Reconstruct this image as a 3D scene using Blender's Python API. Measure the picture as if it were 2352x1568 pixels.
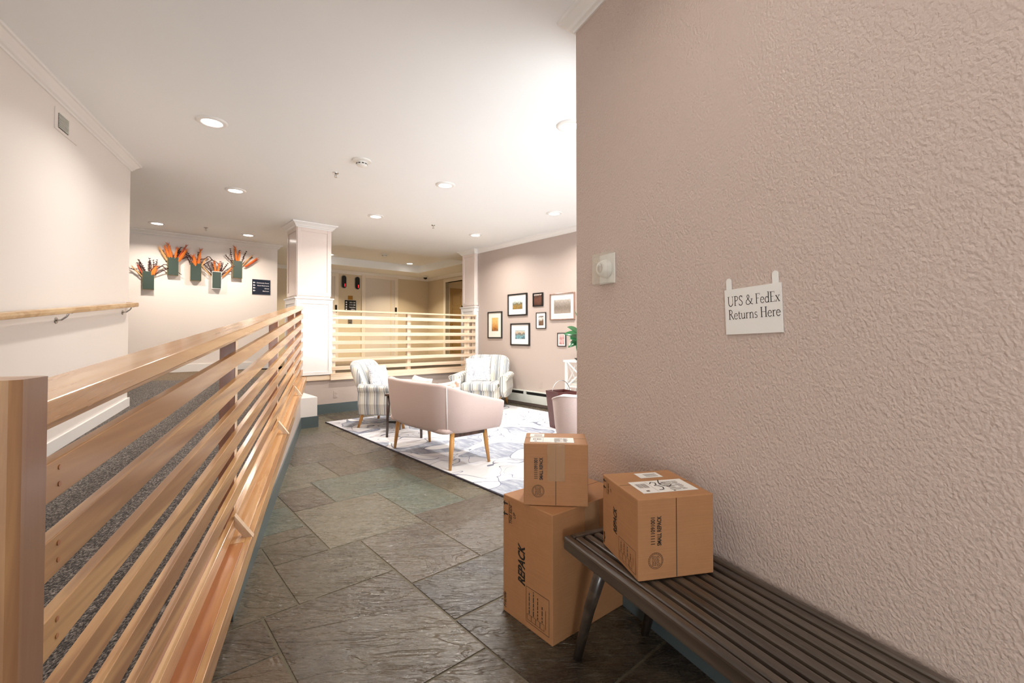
import bpy, bmesh, math, random
from mathutils import Vector, Matrix
random.seed(7)
for o in list(bpy.data.objects): bpy.data.objects.remove(o)
SC = bpy.context.scene
COL = SC.collection
R = math.radians
PI = math.pi

# ------------------------------------------------------------------ camera
EYE = 1.25            # camera height above the slate floor
FPX = 1040.0; CX = 1176.0; CY = 752.0; PITCH = R(1.0)
cam_d = bpy.data.cameras.new('camera'); cam = bpy.data.objects.new('camera', cam_d); COL.objects.link(cam)
cam.location = (0, 0, EYE); cam.rotation_euler = (R(90) + PITCH, 0, 0)
cam_d.sensor_width = 36; cam_d.lens = FPX / 2352 * 36
cam_d.shift_y = -(784 - CY) / 2352
cam_d.clip_start = 0.02
SC.camera = cam
# ------------------------------------------------------------------ view + world
SC.view_settings.view_transform = 'Standard'; SC.view_settings.look = 'None'
SC.view_settings.exposure = 0.54; SC.view_settings.gamma = 1.0; SC.view_settings.use_curve_mapping = False
w = bpy.data.worlds.new('sky'); SC.world = w; w.use_nodes = True
w.node_tree.nodes['Background'].inputs[0].default_value = (0.86, 0.93, 1.0, 1)
w.node_tree.nodes['Background'].inputs[1].default_value = 1.6

def area(name, loc, direction, sx, sy, power, color=(1, 1, 1), shape='RECTANGLE', parent=None):
    l = bpy.data.lights.new(name, 'AREA'); l.shape = shape; l.size = sx; l.size_y = sy
    l.energy = power; l.color = color
    o = bpy.data.objects.new(name, l); COL.objects.link(o); o.location = loc
    o.rotation_euler = Vector(direction).to_track_quat('-Z', 'Y').to_euler()
    if parent: o.parent = parent
    return o

# building axes: A/B = the walls of the lounge and lobby, W = the textured wall, G = the ramp guardrail
AZ_A = R(-41.1); AZ_W = R(-25.35); TH = R(41.1)
def uv(u, v, z=0): return Vector((math.cos(TH)*u - math.sin(TH)*v, math.sin(TH)*u + math.cos(TH)*v, z))
def to_uv(p): return (math.cos(TH)*p[0] + math.sin(TH)*p[1], -math.sin(TH)*p[0] + math.cos(TH)*p[1])
def ray(x, y):
    a = (x-CX)/FPX; b = -(y-CY)/FPX
    return Vector((a, math.cos(PITCH)-b*math.sin(PITCH), math.sin(PITCH)+b*math.cos(PITCH)))
def hz(x, y, z=0.0):
    d = ray(x, y); p = d*((z-EYE)/d.z); p.z += EYE; return p
def vp(x, y, p0, az):
    d = ray(x, y); n = Vector((math.cos(az), -math.sin(az), 0)); t = n.dot(Vector((p0[0], p0[1], 0)))/n.dot(d)
    p = d*t; p.z += EYE; return p
ZC = 3.01             # ceiling
ZP = 0.615            # raised landing
# daylight through the lounge windows (behind the corner of the textured wall) and the glazed entrance behind the camera
DAY = (0.93, 0.97, 1.0)
for uu in (2.62, 3.78, 4.94):
    area('window_daylight', uv(uu, 1.2, 1.35), uv(0, 1, 0.10) - uv(0, 0, 0), 1.0, 1.6, 33, DAY)
area('entrance_daylight', (-1.5, -3.5, 1.4), (0.34, 1, 0.85), 3.4, 2.3, 800, (0.93, 0.97, 1.0))

# ------------------------------------------------------------------ node helpers
class NT:
    def __init__(s, name):
        s.m = bpy.data.materials.new(name); s.m.use_nodes = True; s.t = s.m.node_tree; s.n = s.t.nodes; s.l = s.t.links
        s.b = s.n['Principled BSDF']
    def N(s, typ, **kw):
        n = s.n.new(typ)
        for k, v in kw.items():
            if k.startswith('_'): setattr(n, k[1:], v)
            elif k.startswith('i') and k[1:].isdigit(): s.S(n.inputs[int(k[1:])], v)
            else: s.S(n.inputs[k], v)
        return n
    def S(s, inp, v):
        if isinstance(v, bpy.types.NodeSocket): s.l.new(v, inp)
        elif isinstance(v, bpy.types.Node): s.l.new(v.outputs[0], inp)
        else:
            if isinstance(v, tuple) and len(v) == 3 and inp.type == 'RGBA': v = (*v, 1)
            inp.default_value = v
    def base(s, v): s.S(s.b.inputs['Base Color'], v)
    def rough(s, v): s.S(s.b.inputs['Roughness'], v)
    def noise(s, vec, scale, detail=3, rough=0.5, dist=0.0):
        n = s.N('ShaderNodeTexNoise', Scale=scale, Detail=detail, Roughness=rough, Distortion=dist)
        if vec is not None: s.S(n.inputs['Vector'], vec)
        return n.outputs['Fac']
    def obj(s): return s.n.new('ShaderNodeTexCoord').outputs['Object']
    def mapv(s, vec, scale=(1, 1, 1), loc=(0, 0, 0), rot=(0, 0, 0)):
        m = s.n.new('ShaderNodeMapping'); s.S(m.inputs[0], vec); m.inputs['Scale'].default_value = scale
        m.inputs['Location'].default_value = loc; m.inputs['Rotation'].default_value = rot; return m.outputs[0]
    def ramp(s, fac, stops, interp='LINEAR'):
        r = s.n.new('ShaderNodeValToRGB'); s.S(r.inputs[0], fac); e = r.color_ramp; e.interpolation = interp
        while len(e.elements) < len(stops): e.elements.new(0.5)
        for el, (p, c) in zip(e.elements, stops):
            el.position = p; el.color = (*c, 1) if isinstance(c, tuple) else (c, c, c, 1)
        return r.outputs[0]
    def math(s, op, a, b=0.0, c=0.0):
        n = s.n.new('ShaderNodeMath'); n.operation = op; s.S(n.inputs[0], a); s.S(n.inputs[1], b); s.S(n.inputs[2], c); return n.outputs[0]
    def mix(s, f, a, b, mode='MIX'):
        n = s.n.new('ShaderNodeMix'); n.data_type = 'RGBA'; n.blend_type = mode
        s.S(n.inputs[0], f); s.S(n.inputs[6], a); s.S(n.inputs[7], b); return n.outputs[2]
    def bump(s, h, strength=0.3, dist=0.01):
        n = s.n.new('ShaderNodeBump'); n.inputs['Strength'].default_value = strength; n.inputs['Distance'].default_value = dist
        s.S(n.inputs['Height'], h); s.S(s.b.inputs['Normal'], n.outputs[0]); return n
    def rand(s): return s.n.new('ShaderNodeObjectInfo').outputs['Random']

def srgb(r, g, b):
    f = lambda c: (c/255/12.92) if c/255 <= 0.04045 else ((c/255+0.055)/1.055)**2.4
    return (f(r), f(g), f(b))
def plain(name, c, rough=0.5, metal=0.0, emit=None, es=0.0):
    t = NT(name); t.base(c); t.rough(rough); t.b.inputs['Metallic'].default_value = metal
    if emit: t.S(t.b.inputs['Emission Color'], emit); t.b.inputs['Emission Strength'].default_value = es
    return t.m
def paint(name, c, rough=0.55, scale=160, strength=0.12, dist=0.002):
    t = NT(name); n = t.noise(t.obj(), scale, 3, 0.6)
    n2 = t.noise(t.obj(), 1.3, 2)
    t.base(t.mix(t.ramp(n2, [(0.3, 0.0), (0.7, 0.12)]), c, tuple(x*0.93 for x in c)))
    t.rough(rough); t.bump(n, strength, dist); return t.m
def wood(name, c1, c2, c3, axis='Y', rough=0.32, var=0.25):
    """long-grained timber; grain runs along the given local axis"""
    t = NT(name); sc = {'X': (1.1, 13, 13), 'Y': (13, 1.1, 13), 'Z': (13, 13, 1.1)}[axis]
    rnd = t.rand()
    off = t.N('ShaderNodeCombineXYZ', i0=t.math('MULTIPLY', rnd, 17.0), i1=t.math('MULTIPLY', rnd, 31.0), i2=t.math('MULTIPLY', rnd, 23.0))
    v = t.n.new('ShaderNodeVectorMath'); v.operation = 'ADD'; t.S(v.inputs[0], t.obj()); t.S(v.inputs[1], off)
    m = t.mapv(v.outputs[0], sc)
    a = t.noise(m, 0.75, 5, 0.62, 0.9); b = t.noise(t.mapv(m, (4, 4, 4)), 1.6, 4, 0.7, 0.3)
    broad = t.noise(t.mapv(v.outputs[0], {'X': (.45, 12, 12), 'Y': (12, .45, 12), 'Z': (12, 12, .45)}[axis]), 0.8, 2, 0.5, 1.2)
    col = t.ramp(a, [(0.28, c3), (0.42, c2), (0.6, c1), (0.8, tuple(min(1, x*1.12) for x in c1))])
    col = t.mix(t.ramp(b, [(0.35, 0.0), (0.75, 0.4)]), col, c2, 'MIX')
    col = t.mix(t.ramp(broad, [(0.46, 0.0), (0.56, 0.8)]), col, c3)
    t.b.inputs['Coat Weight'].default_value = 0.35; t.b.inputs['Coat Roughness'].default_value = 0.14
    col = t.mix(t.math('MULTIPLY', rnd, var), col, c2)
    t.base(col); t.rough(t.ramp(a, [(0.3, rough+0.1), (0.7, rough)])); t.bump(b, 0.06, 0.002)
    return t.m

M = {}
M['ceiling'] = paint('white_ceiling_paint', srgb(247, 249, 249), 0.7, 60, 0.06)
M['pale_pink'] = paint('pale_pink_paint', srgb(236, 229, 223), 0.5, 140, 0.10)
M['beige'] = paint('beige_paint', srgb(214, 198, 170), 0.55, 140, 0.1)
M['white_trim'] = plain('white_gloss_trim', srgb(240, 238, 235), 0.28)
M['column_pink'] = plain('pale_pink_gloss_panel', srgb(238, 224, 216), 0.2)
M['mauve_flat'] = paint('mauve_paint', srgb(186, 171, 162), 0.55, 150, 0.12)
M['grey_base'] = plain('slate_grey_baseboard_paint', srgb(84, 96, 98), 0.35)
# textured wall: troweled orange-peel relief
t = NT('textured_mauve_plaster'); o_ = t.obj()
n1 = t.noise(t.mapv(o_, (1, 1, .8), rot=(0.5, 0, 0)), 125, 2, 0.4, 0.2); n2 = t.noise(o_, 50, 2, 0.5, 0.3); n3 = t.noise(o_, 1.1, 2)
h_ = t.math('ADD', t.ramp(n1, [(0.3, 0.0), (0.72, 1.0)]), t.math('MULTIPLY', n2, 0.9))
c_ = srgb(202, 182, 170)
t.base(t.mix(t.ramp(n3, [(0.35, 0.0), (0.65, 0.12)]), c_, srgb(203, 187, 178))); t.rough(0.45); t.bump(h_, 0.55, 0.0038); M['mauve_rough'] = t.m
# maple
M['maple'] = wood('maple_slat', srgb(222, 180, 126), srgb(196, 148, 96), srgb(146, 100, 64), 'Y', 0.28, 0.5)
M['maple_z'] = wood('maple_post', srgb(206, 164, 112), srgb(168, 124, 88), srgb(132, 92, 70), 'Z', 0.25, 0.4)
M['maple_cap'] = wood('maple_cap', srgb(224, 182, 134), srgb(212, 166, 116), srgb(200, 152, 104), 'Y', 0.2, 0.2)
M['maple_pale_z'] = wood('pale_maple_upright', srgb(238, 222, 198), srgb(228, 206, 178), srgb(210, 180, 150), 'Z', 0.32, 0.2)
M['maple_red'] = wood('reddish_maple', srgb(214, 158, 104), srgb(190, 128, 80), srgb(164, 100, 62), 'Y', 0.3, 0.3)
M['post_brown'] = wood('reddish_brown_post_board', srgb(180, 118, 70), srgb(158, 98, 56), srgb(130, 76, 44), 'Z', 0.35, 0.3)
M['maple_x'] = wood('pale_maple', srgb(238, 222, 198), srgb(228, 204, 176), srgb(206, 172, 142), 'X', 0.32, 0.4)
M['oak_rail'] = wood('oak_handrail', srgb(212, 182, 140), srgb(198, 164, 120), srgb(180, 144, 102), 'Y', 0.35, 0.1)
M['bench_wood'] = wood('dark_stained_bench_wood', srgb(86, 74, 62), srgb(68, 56, 46), srgb(46, 36, 30), 'Y', 0.3, 0.2)
M['leg_wood'] = wood('honey_leg_wood', srgb(212, 160, 88), srgb(196, 140, 72), srgb(170, 116, 58), 'Z', 0.3, 0.1)
M['leg_dark'] = wood('walnut_leg_wood', srgb(92, 66, 52), srgb(70, 50, 40), srgb(50, 34, 28), 'Z', 0.35, 0.1)
M['mahogany'] = plain('mahogany_lacquer', srgb(84, 40, 36), 0.3)
M['black'] = plain('black_satin', srgb(22, 20, 19), 0.35)
M['ink'] = plain('black_ink', srgb(30, 24, 20), 0.6)
M['ink_soft'] = plain('faded_brown_ink', srgb(82, 56, 36), 0.7)
M['white_paper'] = plain('white_paper', srgb(236, 232, 226), 0.55)
M['cream_paper'] = plain('cream_mat_board', srgb(232, 226, 214), 0.6)
M['chrome'] = plain('brushed_metal', srgb(190, 188, 184), 0.25, 0.9)
M['dark_metal'] = plain('dark_metal', srgb(60, 58, 58), 0.3, 0.8)
M['brass'] = plain('polished_brass', srgb(206, 160, 82), 0.25, 0.9)
M['heater'] = plain('heater_enamel', srgb(206, 208, 200), 0.4)
M['plastic'] = plain('white_plastic', srgb(236, 234, 228), 0.35)
M['lens'] = plain('lit_lens', (1, 1, 1), 0.4, 0, (1.0, 0.95, 0.88), 9.0)
M['red_lamp'] = plain('red_floor_indicator', srgb(200, 30, 40), 0.4, 0, srgb(255, 40, 50), 1.6)
M['door_grey'] = plain('elevator_door_paint', srgb(216, 206, 194), 0.4)
M['door_trim'] = plain('cream_door_trim', srgb(232, 222, 206), 0.35)
M['door_brown'] = plain('ochre_door_paint', srgb(176, 146, 98), 0.4)
t = NT('clear_plastic_cover'); t.base(srgb(240, 236, 220)); t.rough(0.12); t.b.inputs['Alpha'].default_value = 0.16; M['clear'] = t.m
t = NT('window_glass'); g = t.N('ShaderNodeBsdfGlossy', Roughness=0.02); tr = t.n.new('ShaderNodeBsdfTransparent')
mx = t.N('ShaderNodeMixShader', i0=0.07, i1=tr, i2=g); t.l.new(mx.outputs[0], t.n['Material Output'].inputs[0]); M['glass'] = t.m
# slate: per-tile colour attribute, riven relief
t = NT('riven_slate'); at = t.n.new('ShaderNodeAttribute'); at.attribute_name = 'tile'; o_ = t.obj()
sh = t.n.new('ShaderNodeVectorMath'); sh.operation = 'ADD'; t.S(sh.inputs[0], o_)
t.S(sh.inputs[1], t.N('ShaderNodeCombineXYZ', i0=t.math('MULTIPLY', at.outputs['Alpha'], 40.0), i1=t.math('MULTIPLY', at.outputs['Alpha'], 90.0)))
rv = t.mapv(sh.outputs[0], (1.0, 3.4, 1), rot=(0, 0, R(-14)))
big = t.noise(rv, 1.9, 4, 0.55, 1.2); fine = t.noise(rv, 26, 4, 0.6, 0.8); mot = t.noise(sh.outputs[0], 2.2, 4, 0.6, 0.5)
col = t.mix(t.ramp(mot, [(0.42, 0.0), (0.64, 0.5)]), at.outputs['Color'], srgb(104, 94, 74))
col = t.mix(t.ramp(fine, [(0.58, 0.0), (0.74, 0.2)]), col, srgb(150, 142, 120))
crk = t.noise(rv, 1.5, 6, 0.6, 2.2); msk = t.noise(sh.outputs[0], 1.6, 1, 0.5)
crack = t.math('MULTIPLY', t.math('LESS_THAN', t.math('ABSOLUTE', t.math('SUBTRACT', crk, 0.5)), 0.0045), t.math('GREATER_THAN', msk, 0.5))
col = t.mix(t.math('MULTIPLY', crack, 0.75), col, srgb(30, 26, 22))
t.base(col); t.rough(t.ramp(fine, [(0.35, 0.2), (0.7, 0.38)]))
ledges = t.ramp(big, [(0.38, 0.0), (0.42, 0.45), (0.5, 0.5), (0.53, 0.9), (0.62, 1.0)])
t.bump(t.math('ADD', t.math('SUBTRACT', t.math('MULTIPLY', ledges, 1.0), t.math('MULTIPLY', crack, 0.5)), t.math('MULTIPLY', fine, 0.28)), 0.6, 0.014); M['slate'] = t.m
M['grout'] = paint('grout', srgb(100, 92, 74), 0.8, 90, 0.4, 0.003)
# carpets
def carpet(name, a, b, c, scale=190, rot=R(-20)):
    t = NT(name); v = t.mapv(t.obj(), (1.0, 0.42, 1), rot=(0, 0, rot)); n = t.noise(v, scale, 2, 0.7, 0.4); n2 = t.noise(v, scale*0.35, 2, 0.6)
    t.base(t.mix(t.ramp(n2, [(0.4, 0.0), (0.6, 0.5)]), t.ramp(n, [(0.4, a), (0.5, b), (0.62, c)]), a)); t.rough(0.95); t.bump(n, 0.6, 0.004); return t.m
M['carpet'] = carpet('charcoal_fleck_carpet', srgb(44, 41, 40), srgb(92, 85, 80), srgb(160, 150, 140))
M['carpet_brown'] = carpet('brown_fleck_carpet', srgb(86, 72, 56), srgb(112, 96, 76), srgb(140, 122, 98), 120)
# rug: loose white floral shapes with blue-grey outlines on a marbled grey ground
t = NT('floral_rug'); v = t.obj()
wv = t.n.new('ShaderNodeVectorMath'); wv.operation = 'ADD'; t.S(wv.inputs[0], v)
nz = t.N('ShaderNodeTexNoise', Scale=1.6, Detail=1.0); t.S(nz.inputs['Vector'], v)
sc_ = t.n.new('ShaderNodeVectorMath'); sc_.operation = 'SCALE'; t.S(sc_.inputs[0], nz.outputs['Color']); sc_.inputs['Scale'].default_value = 0.5; t.S(wv.inputs[1], sc_.outputs[0])
f1 = t.noise(wv.outputs[0], 1.0, 0.6, 0.35, 1.1); f2 = t.noise(t.mapv(wv.outputs[0], (1, 1.6, 1), (3, 8, 1)), 1.35, 0.6, 0.35, 1.2)
mar = t.noise(t.mapv(v, (6, 1.6, 1), rot=(0, 0, 0.5)), 3.0, 4, 0.65, 0.6)
grd = t.ramp(mar, [(0.32, srgb(122, 128, 144)), (0.5, srgb(152, 157, 168)), (0.68, srgb(182, 184, 190))])
col = t.mix(t.ramp(f1, [(0.5, 0.0), (0.503, 1.0)]), grd, srgb(208, 207, 210))
col = t.mix(t.ramp(f2, [(0.575, 0.0), (0.578, 1.0)]), col, srgb(218, 217, 217))
def contour(f, c, wd): return t.math('LESS_THAN', t.math('ABSOLUTE', t.math('SUBTRACT', f, c)), wd)
for f, c, wd in ((f1, 0.5, 0.0045), (f2, 0.577, 0.005), (f1, 0.585, 0.0035), (f2, 0.44, 0.0035)):
    col = t.mix(contour(f, c, wd), col, srgb(118, 122, 138))
t.base(col); t.rough(0.95); t.bump(t.noise(v, 260, 2), 0.25, 0.003); M['rug'] = t.m
M['rug_edge'] = plain('rug_binding', srgb(48, 44, 54), 0.8)
# fabrics
def fabric(name, c, rough=0.9, sx=(1, 1, 8)):
    t = NT(name); v = t.obj(); n = t.noise(t.mapv(v, sx), 60, 3, 0.7); n2 = t.noise(t.mapv(v, (8, 8, 1)), 60, 2, 0.7)
    t.base(t.mix(t.ramp(n, [(0.35, 0.0), (0.7, 0.3)]), c, tuple(x*0.82 for x in c))); t.rough(rough)
    t.b.inputs['Sheen Weight'].default_value = 0.25; t.bump(t.math('ADD', n, n2), 0.5, 0.002); return t.m
M['pink_fabric'] = fabric('dusty_pink_linen', srgb(206, 184, 177))
M['pink_piping'] = plain('pale_piping', srgb(240, 230, 226), 0.7)
M['blush'] = fabric('blush_linen', srgb(222, 202, 197))
def striped(name):
    t = NT(name); tc = t.n.new('ShaderNodeTexCoord'); s = t.N('ShaderNodeSeparateXYZ', i0=tc.outputs['Object']); nn = t.N('ShaderNodeSeparateXYZ', i0=tc.outputs['Normal'])
    side = t.math('GREATER_THAN', t.math('ABSOLUTE', nn.outputs[0]), 0.72)
    co = t.N('ShaderNodeMix', i0=side, i2=s.outputs[0], i3=s.outputs[1]).outputs[0]
    f = t.math('FRACT', t.math('ADD', t.math('DIVIDE', co, 0.135), 40.3))
    cr = srgb(218, 214, 202); gr = srgb(150, 153, 155); tn = srgb(150, 138, 112); wh = srgb(226, 225, 222)
    col = t.ramp(f, [(0.0, cr), (0.22, tn), (0.27, wh), (0.34, gr), (0.40, srgb(170, 174, 176)), (0.46, gr), (0.64, wh), (0.72, tn), (0.76, gr), (0.82, wh), (0.9, cr)], 'CONSTANT')
    t.base(col); t.rough(0.9); t.bump(t.noise(tc.outputs['Object'], 300, 2), 0.2, 0.001); return t.m
M['stripe'] = striped('striped_upholstery')
def floral(name, base, dots, sc=26):
    t = NT(name); v = t.obj(); wn = t.noise(v, 9, 2, 0.5, 2.0); n = t.noise(t.mapv(v, (1, 1, 1), (5, 2, 3)), sc, 2, 0.5, 1.6)
    t.base(t.mix(t.ramp(n, [(0.56, 0.0), (0.60, 0.75)]), t.mix(t.ramp(wn, [(0.5, 0.0), (0.52, 0.35)]), base, srgb(225, 226, 230)), dots)); t.rough(0.9); return t.m
M['floral'] = floral('grey_floral_cotton', srgb(222, 222, 225), srgb(140, 146, 160))
M['floral_gold'] = floral('pink_and_tan_floral_cotton', srgb(236, 214, 206), srgb(158, 120, 84), 14)
# cardboard
t = NT('corrugated_cardboard'); v = t.obj(); n = t.noise(v, 14, 4, 0.6); l = t.noise(t.mapv(v, (1, 1, 60)), 6, 2, 0.5)
col = t.mix(t.ramp(n, [(0.35, 0.0), (0.7, 0.35)]), srgb(174, 124, 82), srgb(156, 108, 68)); col = t.mix(t.ramp(l, [(0.4, 0.0), (0.7, 0.12)]), col, srgb(214, 164, 116))
t.base(col); t.rough(0.72); t.bump(l, 0.08, 0.001); M['card'] = t.m
t = NT('clear_packing_tape'); t.base(srgb(206, 164, 122)); t.rough(0.16); t.b.inputs['Alpha'].default_value = 0.45; t.bump(t.noise(t.mapv(t.obj(), (2, 2, 40)), 4, 3), 0.3, 0.002); M['tape'] = t.m
M['green_panel'] = paint('dark_green_metal', srgb(58, 74, 66), 0.35, 20, 0.05)
M['sage_frame'] = plain('vase_side_brass', srgb(186, 160, 108), 0.35, 0.5)
M['plume_orange'] = fabric('dried_orange_plume', srgb(236, 128, 44)); M['plume_rust'] = fabric('dried_rust_plume', srgb(206, 84, 42))
M['plume_pale'] = fabric('dried_pale_grass', srgb(230, 180, 120)); M['sprig_dark'] = plain('dried_dark_sprig', srgb(58, 26, 26), 0.7)
M['leaf'] = plain('glossy_leaf', srgb(34, 92, 52), 0.28)
M['leaf_l'] = plain('young_leaf', srgb(58, 120, 66), 0.35)
M['book_blue'] = plain('pale_blue_cloth', srgb(166, 196, 206), 0.6); M['book_dark'] = plain('dark_green_cloth', srgb(52, 64, 56), 0.6); M['book_cream'] = plain('cream_cloth', srgb(226, 220, 204), 0.6)
t = NT('navy_sign_face'); t.base(srgb(28, 40, 58)); t.rough(0.12); M['navy'] = t.m
M['sign_text'] = plain('white_sign_lettering', srgb(236, 238, 240), 0.5)
M['dark_line'] = plain('dark_brown_gap', srgb(40, 34, 30), 0.8)  # dark brown of the carton seams and the vent grille

# ------------------------------------------------------------------ mesh helpers
class MB:
    def __init__(s): s.bm = bmesh.new()
    def box(s, x0, x1, y0, y1, z0, z1, mtx=None, mi=0):
        vs = [s.bm.verts.new((x, y, z)) for z in (z0, z1) for x, y in ((x0, y0), (x1, y0), (x1, y1), (x0, y1))]
        if mtx: bmesh.ops.transform(s.bm, matrix=mtx, verts=vs)
        for f in ((3, 2, 1, 0), (4, 5, 6, 7), (0, 1, 5, 4), (1, 2, 6, 5), (2, 3, 7, 6), (3, 0, 4, 7)):
            fc = s.bm.faces.new([vs[i] for i in f]); fc.material_index = mi
        return s
    def prism(s, pts, z0, z1, mi=0):
        """plan polygon extruded in z; z0/z1 number or function of point"""
        fz = lambda z, p: z(p) if callable(z) else z
        a = [s.bm.verts.new((p[0], p[1], fz(z0, p))) for p in pts]; b = [s.bm.verts.new((p[0], p[1], fz(z1, p))) for p in pts]
        n = len(pts); fs = [s.bm.faces.new(a[::-1]), s.bm.faces.new(b)]
        for i in range(n): fs.append(s.bm.faces.new((a[i], a[(i+1) % n], b[(i+1) % n], b[i])))
        for f in fs: f.material_index = mi
        return s
    def poly(s, pts, mi=0):
        f = s.bm.faces.new([s.bm.verts.new(p) for p in pts]); f.material_index = mi; return s
    def extrude_profile(s, prof, p0, p1, out, up=(0, 0, 1), mi=0):
        """prof: list of (o,u) swept from p0 to p1; p0,p1 may be (point,out) pairs for mitres"""
        rings = []
        for p, o in ((p0, out[0]), (p1, out[1])):
            rings.append([s.bm.verts.new(Vector(p) + Vector(o)*a + Vector(up)*b) for a, b in prof])
        n = len(prof)
        for i in range(n): s.bm.faces.new((rings[0][i], rings[0][(i+1) % n], rings[1][(i+1) % n], rings[1][i])).material_index = mi
        s.bm.faces.new(rings[0][::-1]); s.bm.faces.new(rings[1]); return s
    def sweep(s, prof, path, mi=0, closed=False):
        """prof (o,u); path list of (point, outvec)"""
        rings = [[s.bm.verts.new(Vector(p) + Vector(o)*a + Vector((0, 0, 1))*b) for a, b in prof] for p, o in path]
        n = len(prof); m = len(rings)
        for k in range(m if closed else m-1):
            r0, r1 = rings[k], rings[(k+1) % m]
            for i in range(n): s.bm.faces.new((r0[i], r0[(i+1) % n], r1[(i+1) % n], r1[i]))
        if not closed: s.bm.faces.new(rings[0][::-1]); s.bm.faces.new(rings[-1])
        return s
    def lathe(s, prof, n=24, mtx=None, mi=0):
        """prof list (r,z)"""
        rings = []
        for r, z in prof: rings.append([s.bm.verts.new((r*math.cos(2*PI*i/n), r*math.sin(2*PI*i/n), z)) for i in range(n)] if r > 1e-6 else [s.bm.verts.new((0, 0, z))])
        if mtx: bmesh.ops.transform(s.bm, matrix=mtx, verts=[v for q in rings for v in q])
        for a, b in zip(rings, rings[1:]):
            for i in range(n):
                j = (i+1) % n
                if len(a) == 1 and len(b) == 1: continue
                if len(a) == 1: f = (a[0], b[j], b[i])
                elif len(b) == 1: f = (a[i], a[j], b[0])
                else: f = (a[i], a[j], b[j], b[i])
                s.bm.faces.new(f).material_index = mi
        return s
    def tube(s, pts, rad, n=8, mi=0):
        pts = [Vector(p) for p in pts]; rs = rad if isinstance(rad, (list, tuple)) else [rad]*len(pts); rings = []
        ref = None
        for i, p in enumerate(pts):
            d = (pts[min(i+1, len(pts)-1)] - pts[max(i-1, 0)]).normalized()
            if ref is None: ref = d.orthogonal().normalized()
            ref = (ref - d*ref.dot(d)).normalized(); q = d.cross(ref)
            rings.append([s.bm.verts.new(p + (ref*math.cos(2*PI*k/n) + q*math.sin(2*PI*k/n))*rs[i]) for k in range(n)])
        for a, b in zip(rings, rings[1:]):
            for k in range(n): s.bm.faces.new((a[k], a[(k+1) % n], b[(k+1) % n], b[k])).material_index = mi
        s.bm.faces.new(rings[0][::-1]); s.bm.faces.new(rings[-1]); return s
    def soft(s, cx, cy, cz, sx, sy, sz, e=0.35, n=20, deform=None, e2=None):
        """superellipsoid block: sx,sy,sz full sizes; e small = boxy"""
        e2 = e if e2 is None else e2
        sg = lambda a, p: math.copysign(abs(a)**p, a); rings = []
        for i in range(n+1):
            ph = -PI/2 + PI*i/n
            if i in (0, n): rings.append([s.bm.verts.new((cx, cy, cz + sz/2*(-1 if i == 0 else 1)))]); continue
            rings.append([s.bm.verts.new((cx + sx/2*sg(math.cos(ph), e2)*sg(math.cos(2*PI*k/(2*n)), e), cy + sy/2*sg(math.cos(ph), e2)*sg(math.sin(2*PI*k/(2*n)), e), cz + sz/2*sg(math.sin(ph), e2))) for k in range(2*n)])
        m = 2*n
        for a, b in zip(rings, rings[1:]):
            for k in range(m):
                j = (k+1) % m
                if len(a) == 1: s.bm.faces.new((a[0], b[j], b[k]))
                elif len(b) == 1: s.bm.faces.new((a[k], a[j], b[0]))
                else: s.bm.faces.new((a[k], a[j], b[j], b[k]))
        if deform:
            for r in rings:
                for v in r: v.co = Vector(deform(v.co))
        return s
    def build(s, name, mat, parent=None, smooth=False, bevel=0.0, loc=None, rotz=None, segs=2):
        bmesh.ops.recalc_face_normals(s.bm, faces=s.bm.faces)
        me = bpy.data.meshes.new(name); s.bm.to_mesh(me); s.bm.free()
        for m in (mat if isinstance(mat, (list, tuple)) else [mat]): me.materials.append(m)
        if smooth:
            for p in me.polygons: p.use_smooth = True
        o = bpy.data.objects.new(name, me); COL.objects.link(o)
        if parent: o.parent = parent
        if loc is not None: o.location = loc
        if rotz is not None: o.rotation_euler = (0, 0, rotz)
        if bevel:
            b = o.modifiers.new('bevel', 'BEVEL'); b.width = bevel; b.segments = segs; b.limit_method = 'ANGLE'; b.angle_limit = R(40)
            if smooth is None: pass
        return o
def tag(o, label, cat, group=None):
    o['label'] = label; o['category'] = cat
    if group: o['group'] = group
    return o
def struct(o): o['kind'] = 'structure'; return o
def thing(name, label, cat, loc=(0, 0, 0), rotz=0, group=None):
    o = bpy.data.objects.new(name, None); COL.objects.link(o); o.location = loc; o.rotation_euler = (0, 0, rotz); o.empty_display_size = 0.1
    return tag(o, label, cat, group)
def children(o): return [c for c in bpy.data.objects if c.parent == o]
def copy_tree(o, parent=None):
    c = o.copy(); COL.objects.link(c); c.parent = parent
    for ch in children(o): copy_tree(ch, c)
    return c
def text_mesh(mb, body, size, origin, right, up, align='LEFT', bold=0.0, shear=0.0, spacing=1.0, sx=1.0):
    cu = bpy.data.curves.new('lettering', 'FONT'); cu.body = body; cu.size = size; cu.align_x = align; cu.offset = bold; cu.shear = shear
    cu.space_character = spacing; cu.resolution_u = 3
    ob = bpy.data.objects.new('lettering', cu); COL.objects.link(ob)
    dg = bpy.context.evaluated_depsgraph_get(); me = bpy.data.meshes.new_from_object(ob.evaluated_get(dg))
    bpy.data.objects.remove(ob); bpy.data.curves.remove(cu)
    o0 = Vector(origin); r_ = Vector(right).normalized()*sx; u_ = Vector(up).normalized()
    vs = [mb.bm.verts.new(o0 + r_*v.co.x + u_*v.co.y) for v in me.vertices]
    for p in me.polygons:
        try: mb.bm.faces.new([vs[i] for i in p.vertices])
        except ValueError: pass
    bpy.data.meshes.remove(me)
def flat_rect(mb, o, r, u, x0, x1, y0, y1, mi=0):
    o = Vector(o); r = Vector(r).normalized(); u = Vector(u).normalized()
    mb.poly([o + r*x + u*y for x, y in ((x0, y0), (x1, y0), (x1, y1), (x0, y1))], mi)
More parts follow.
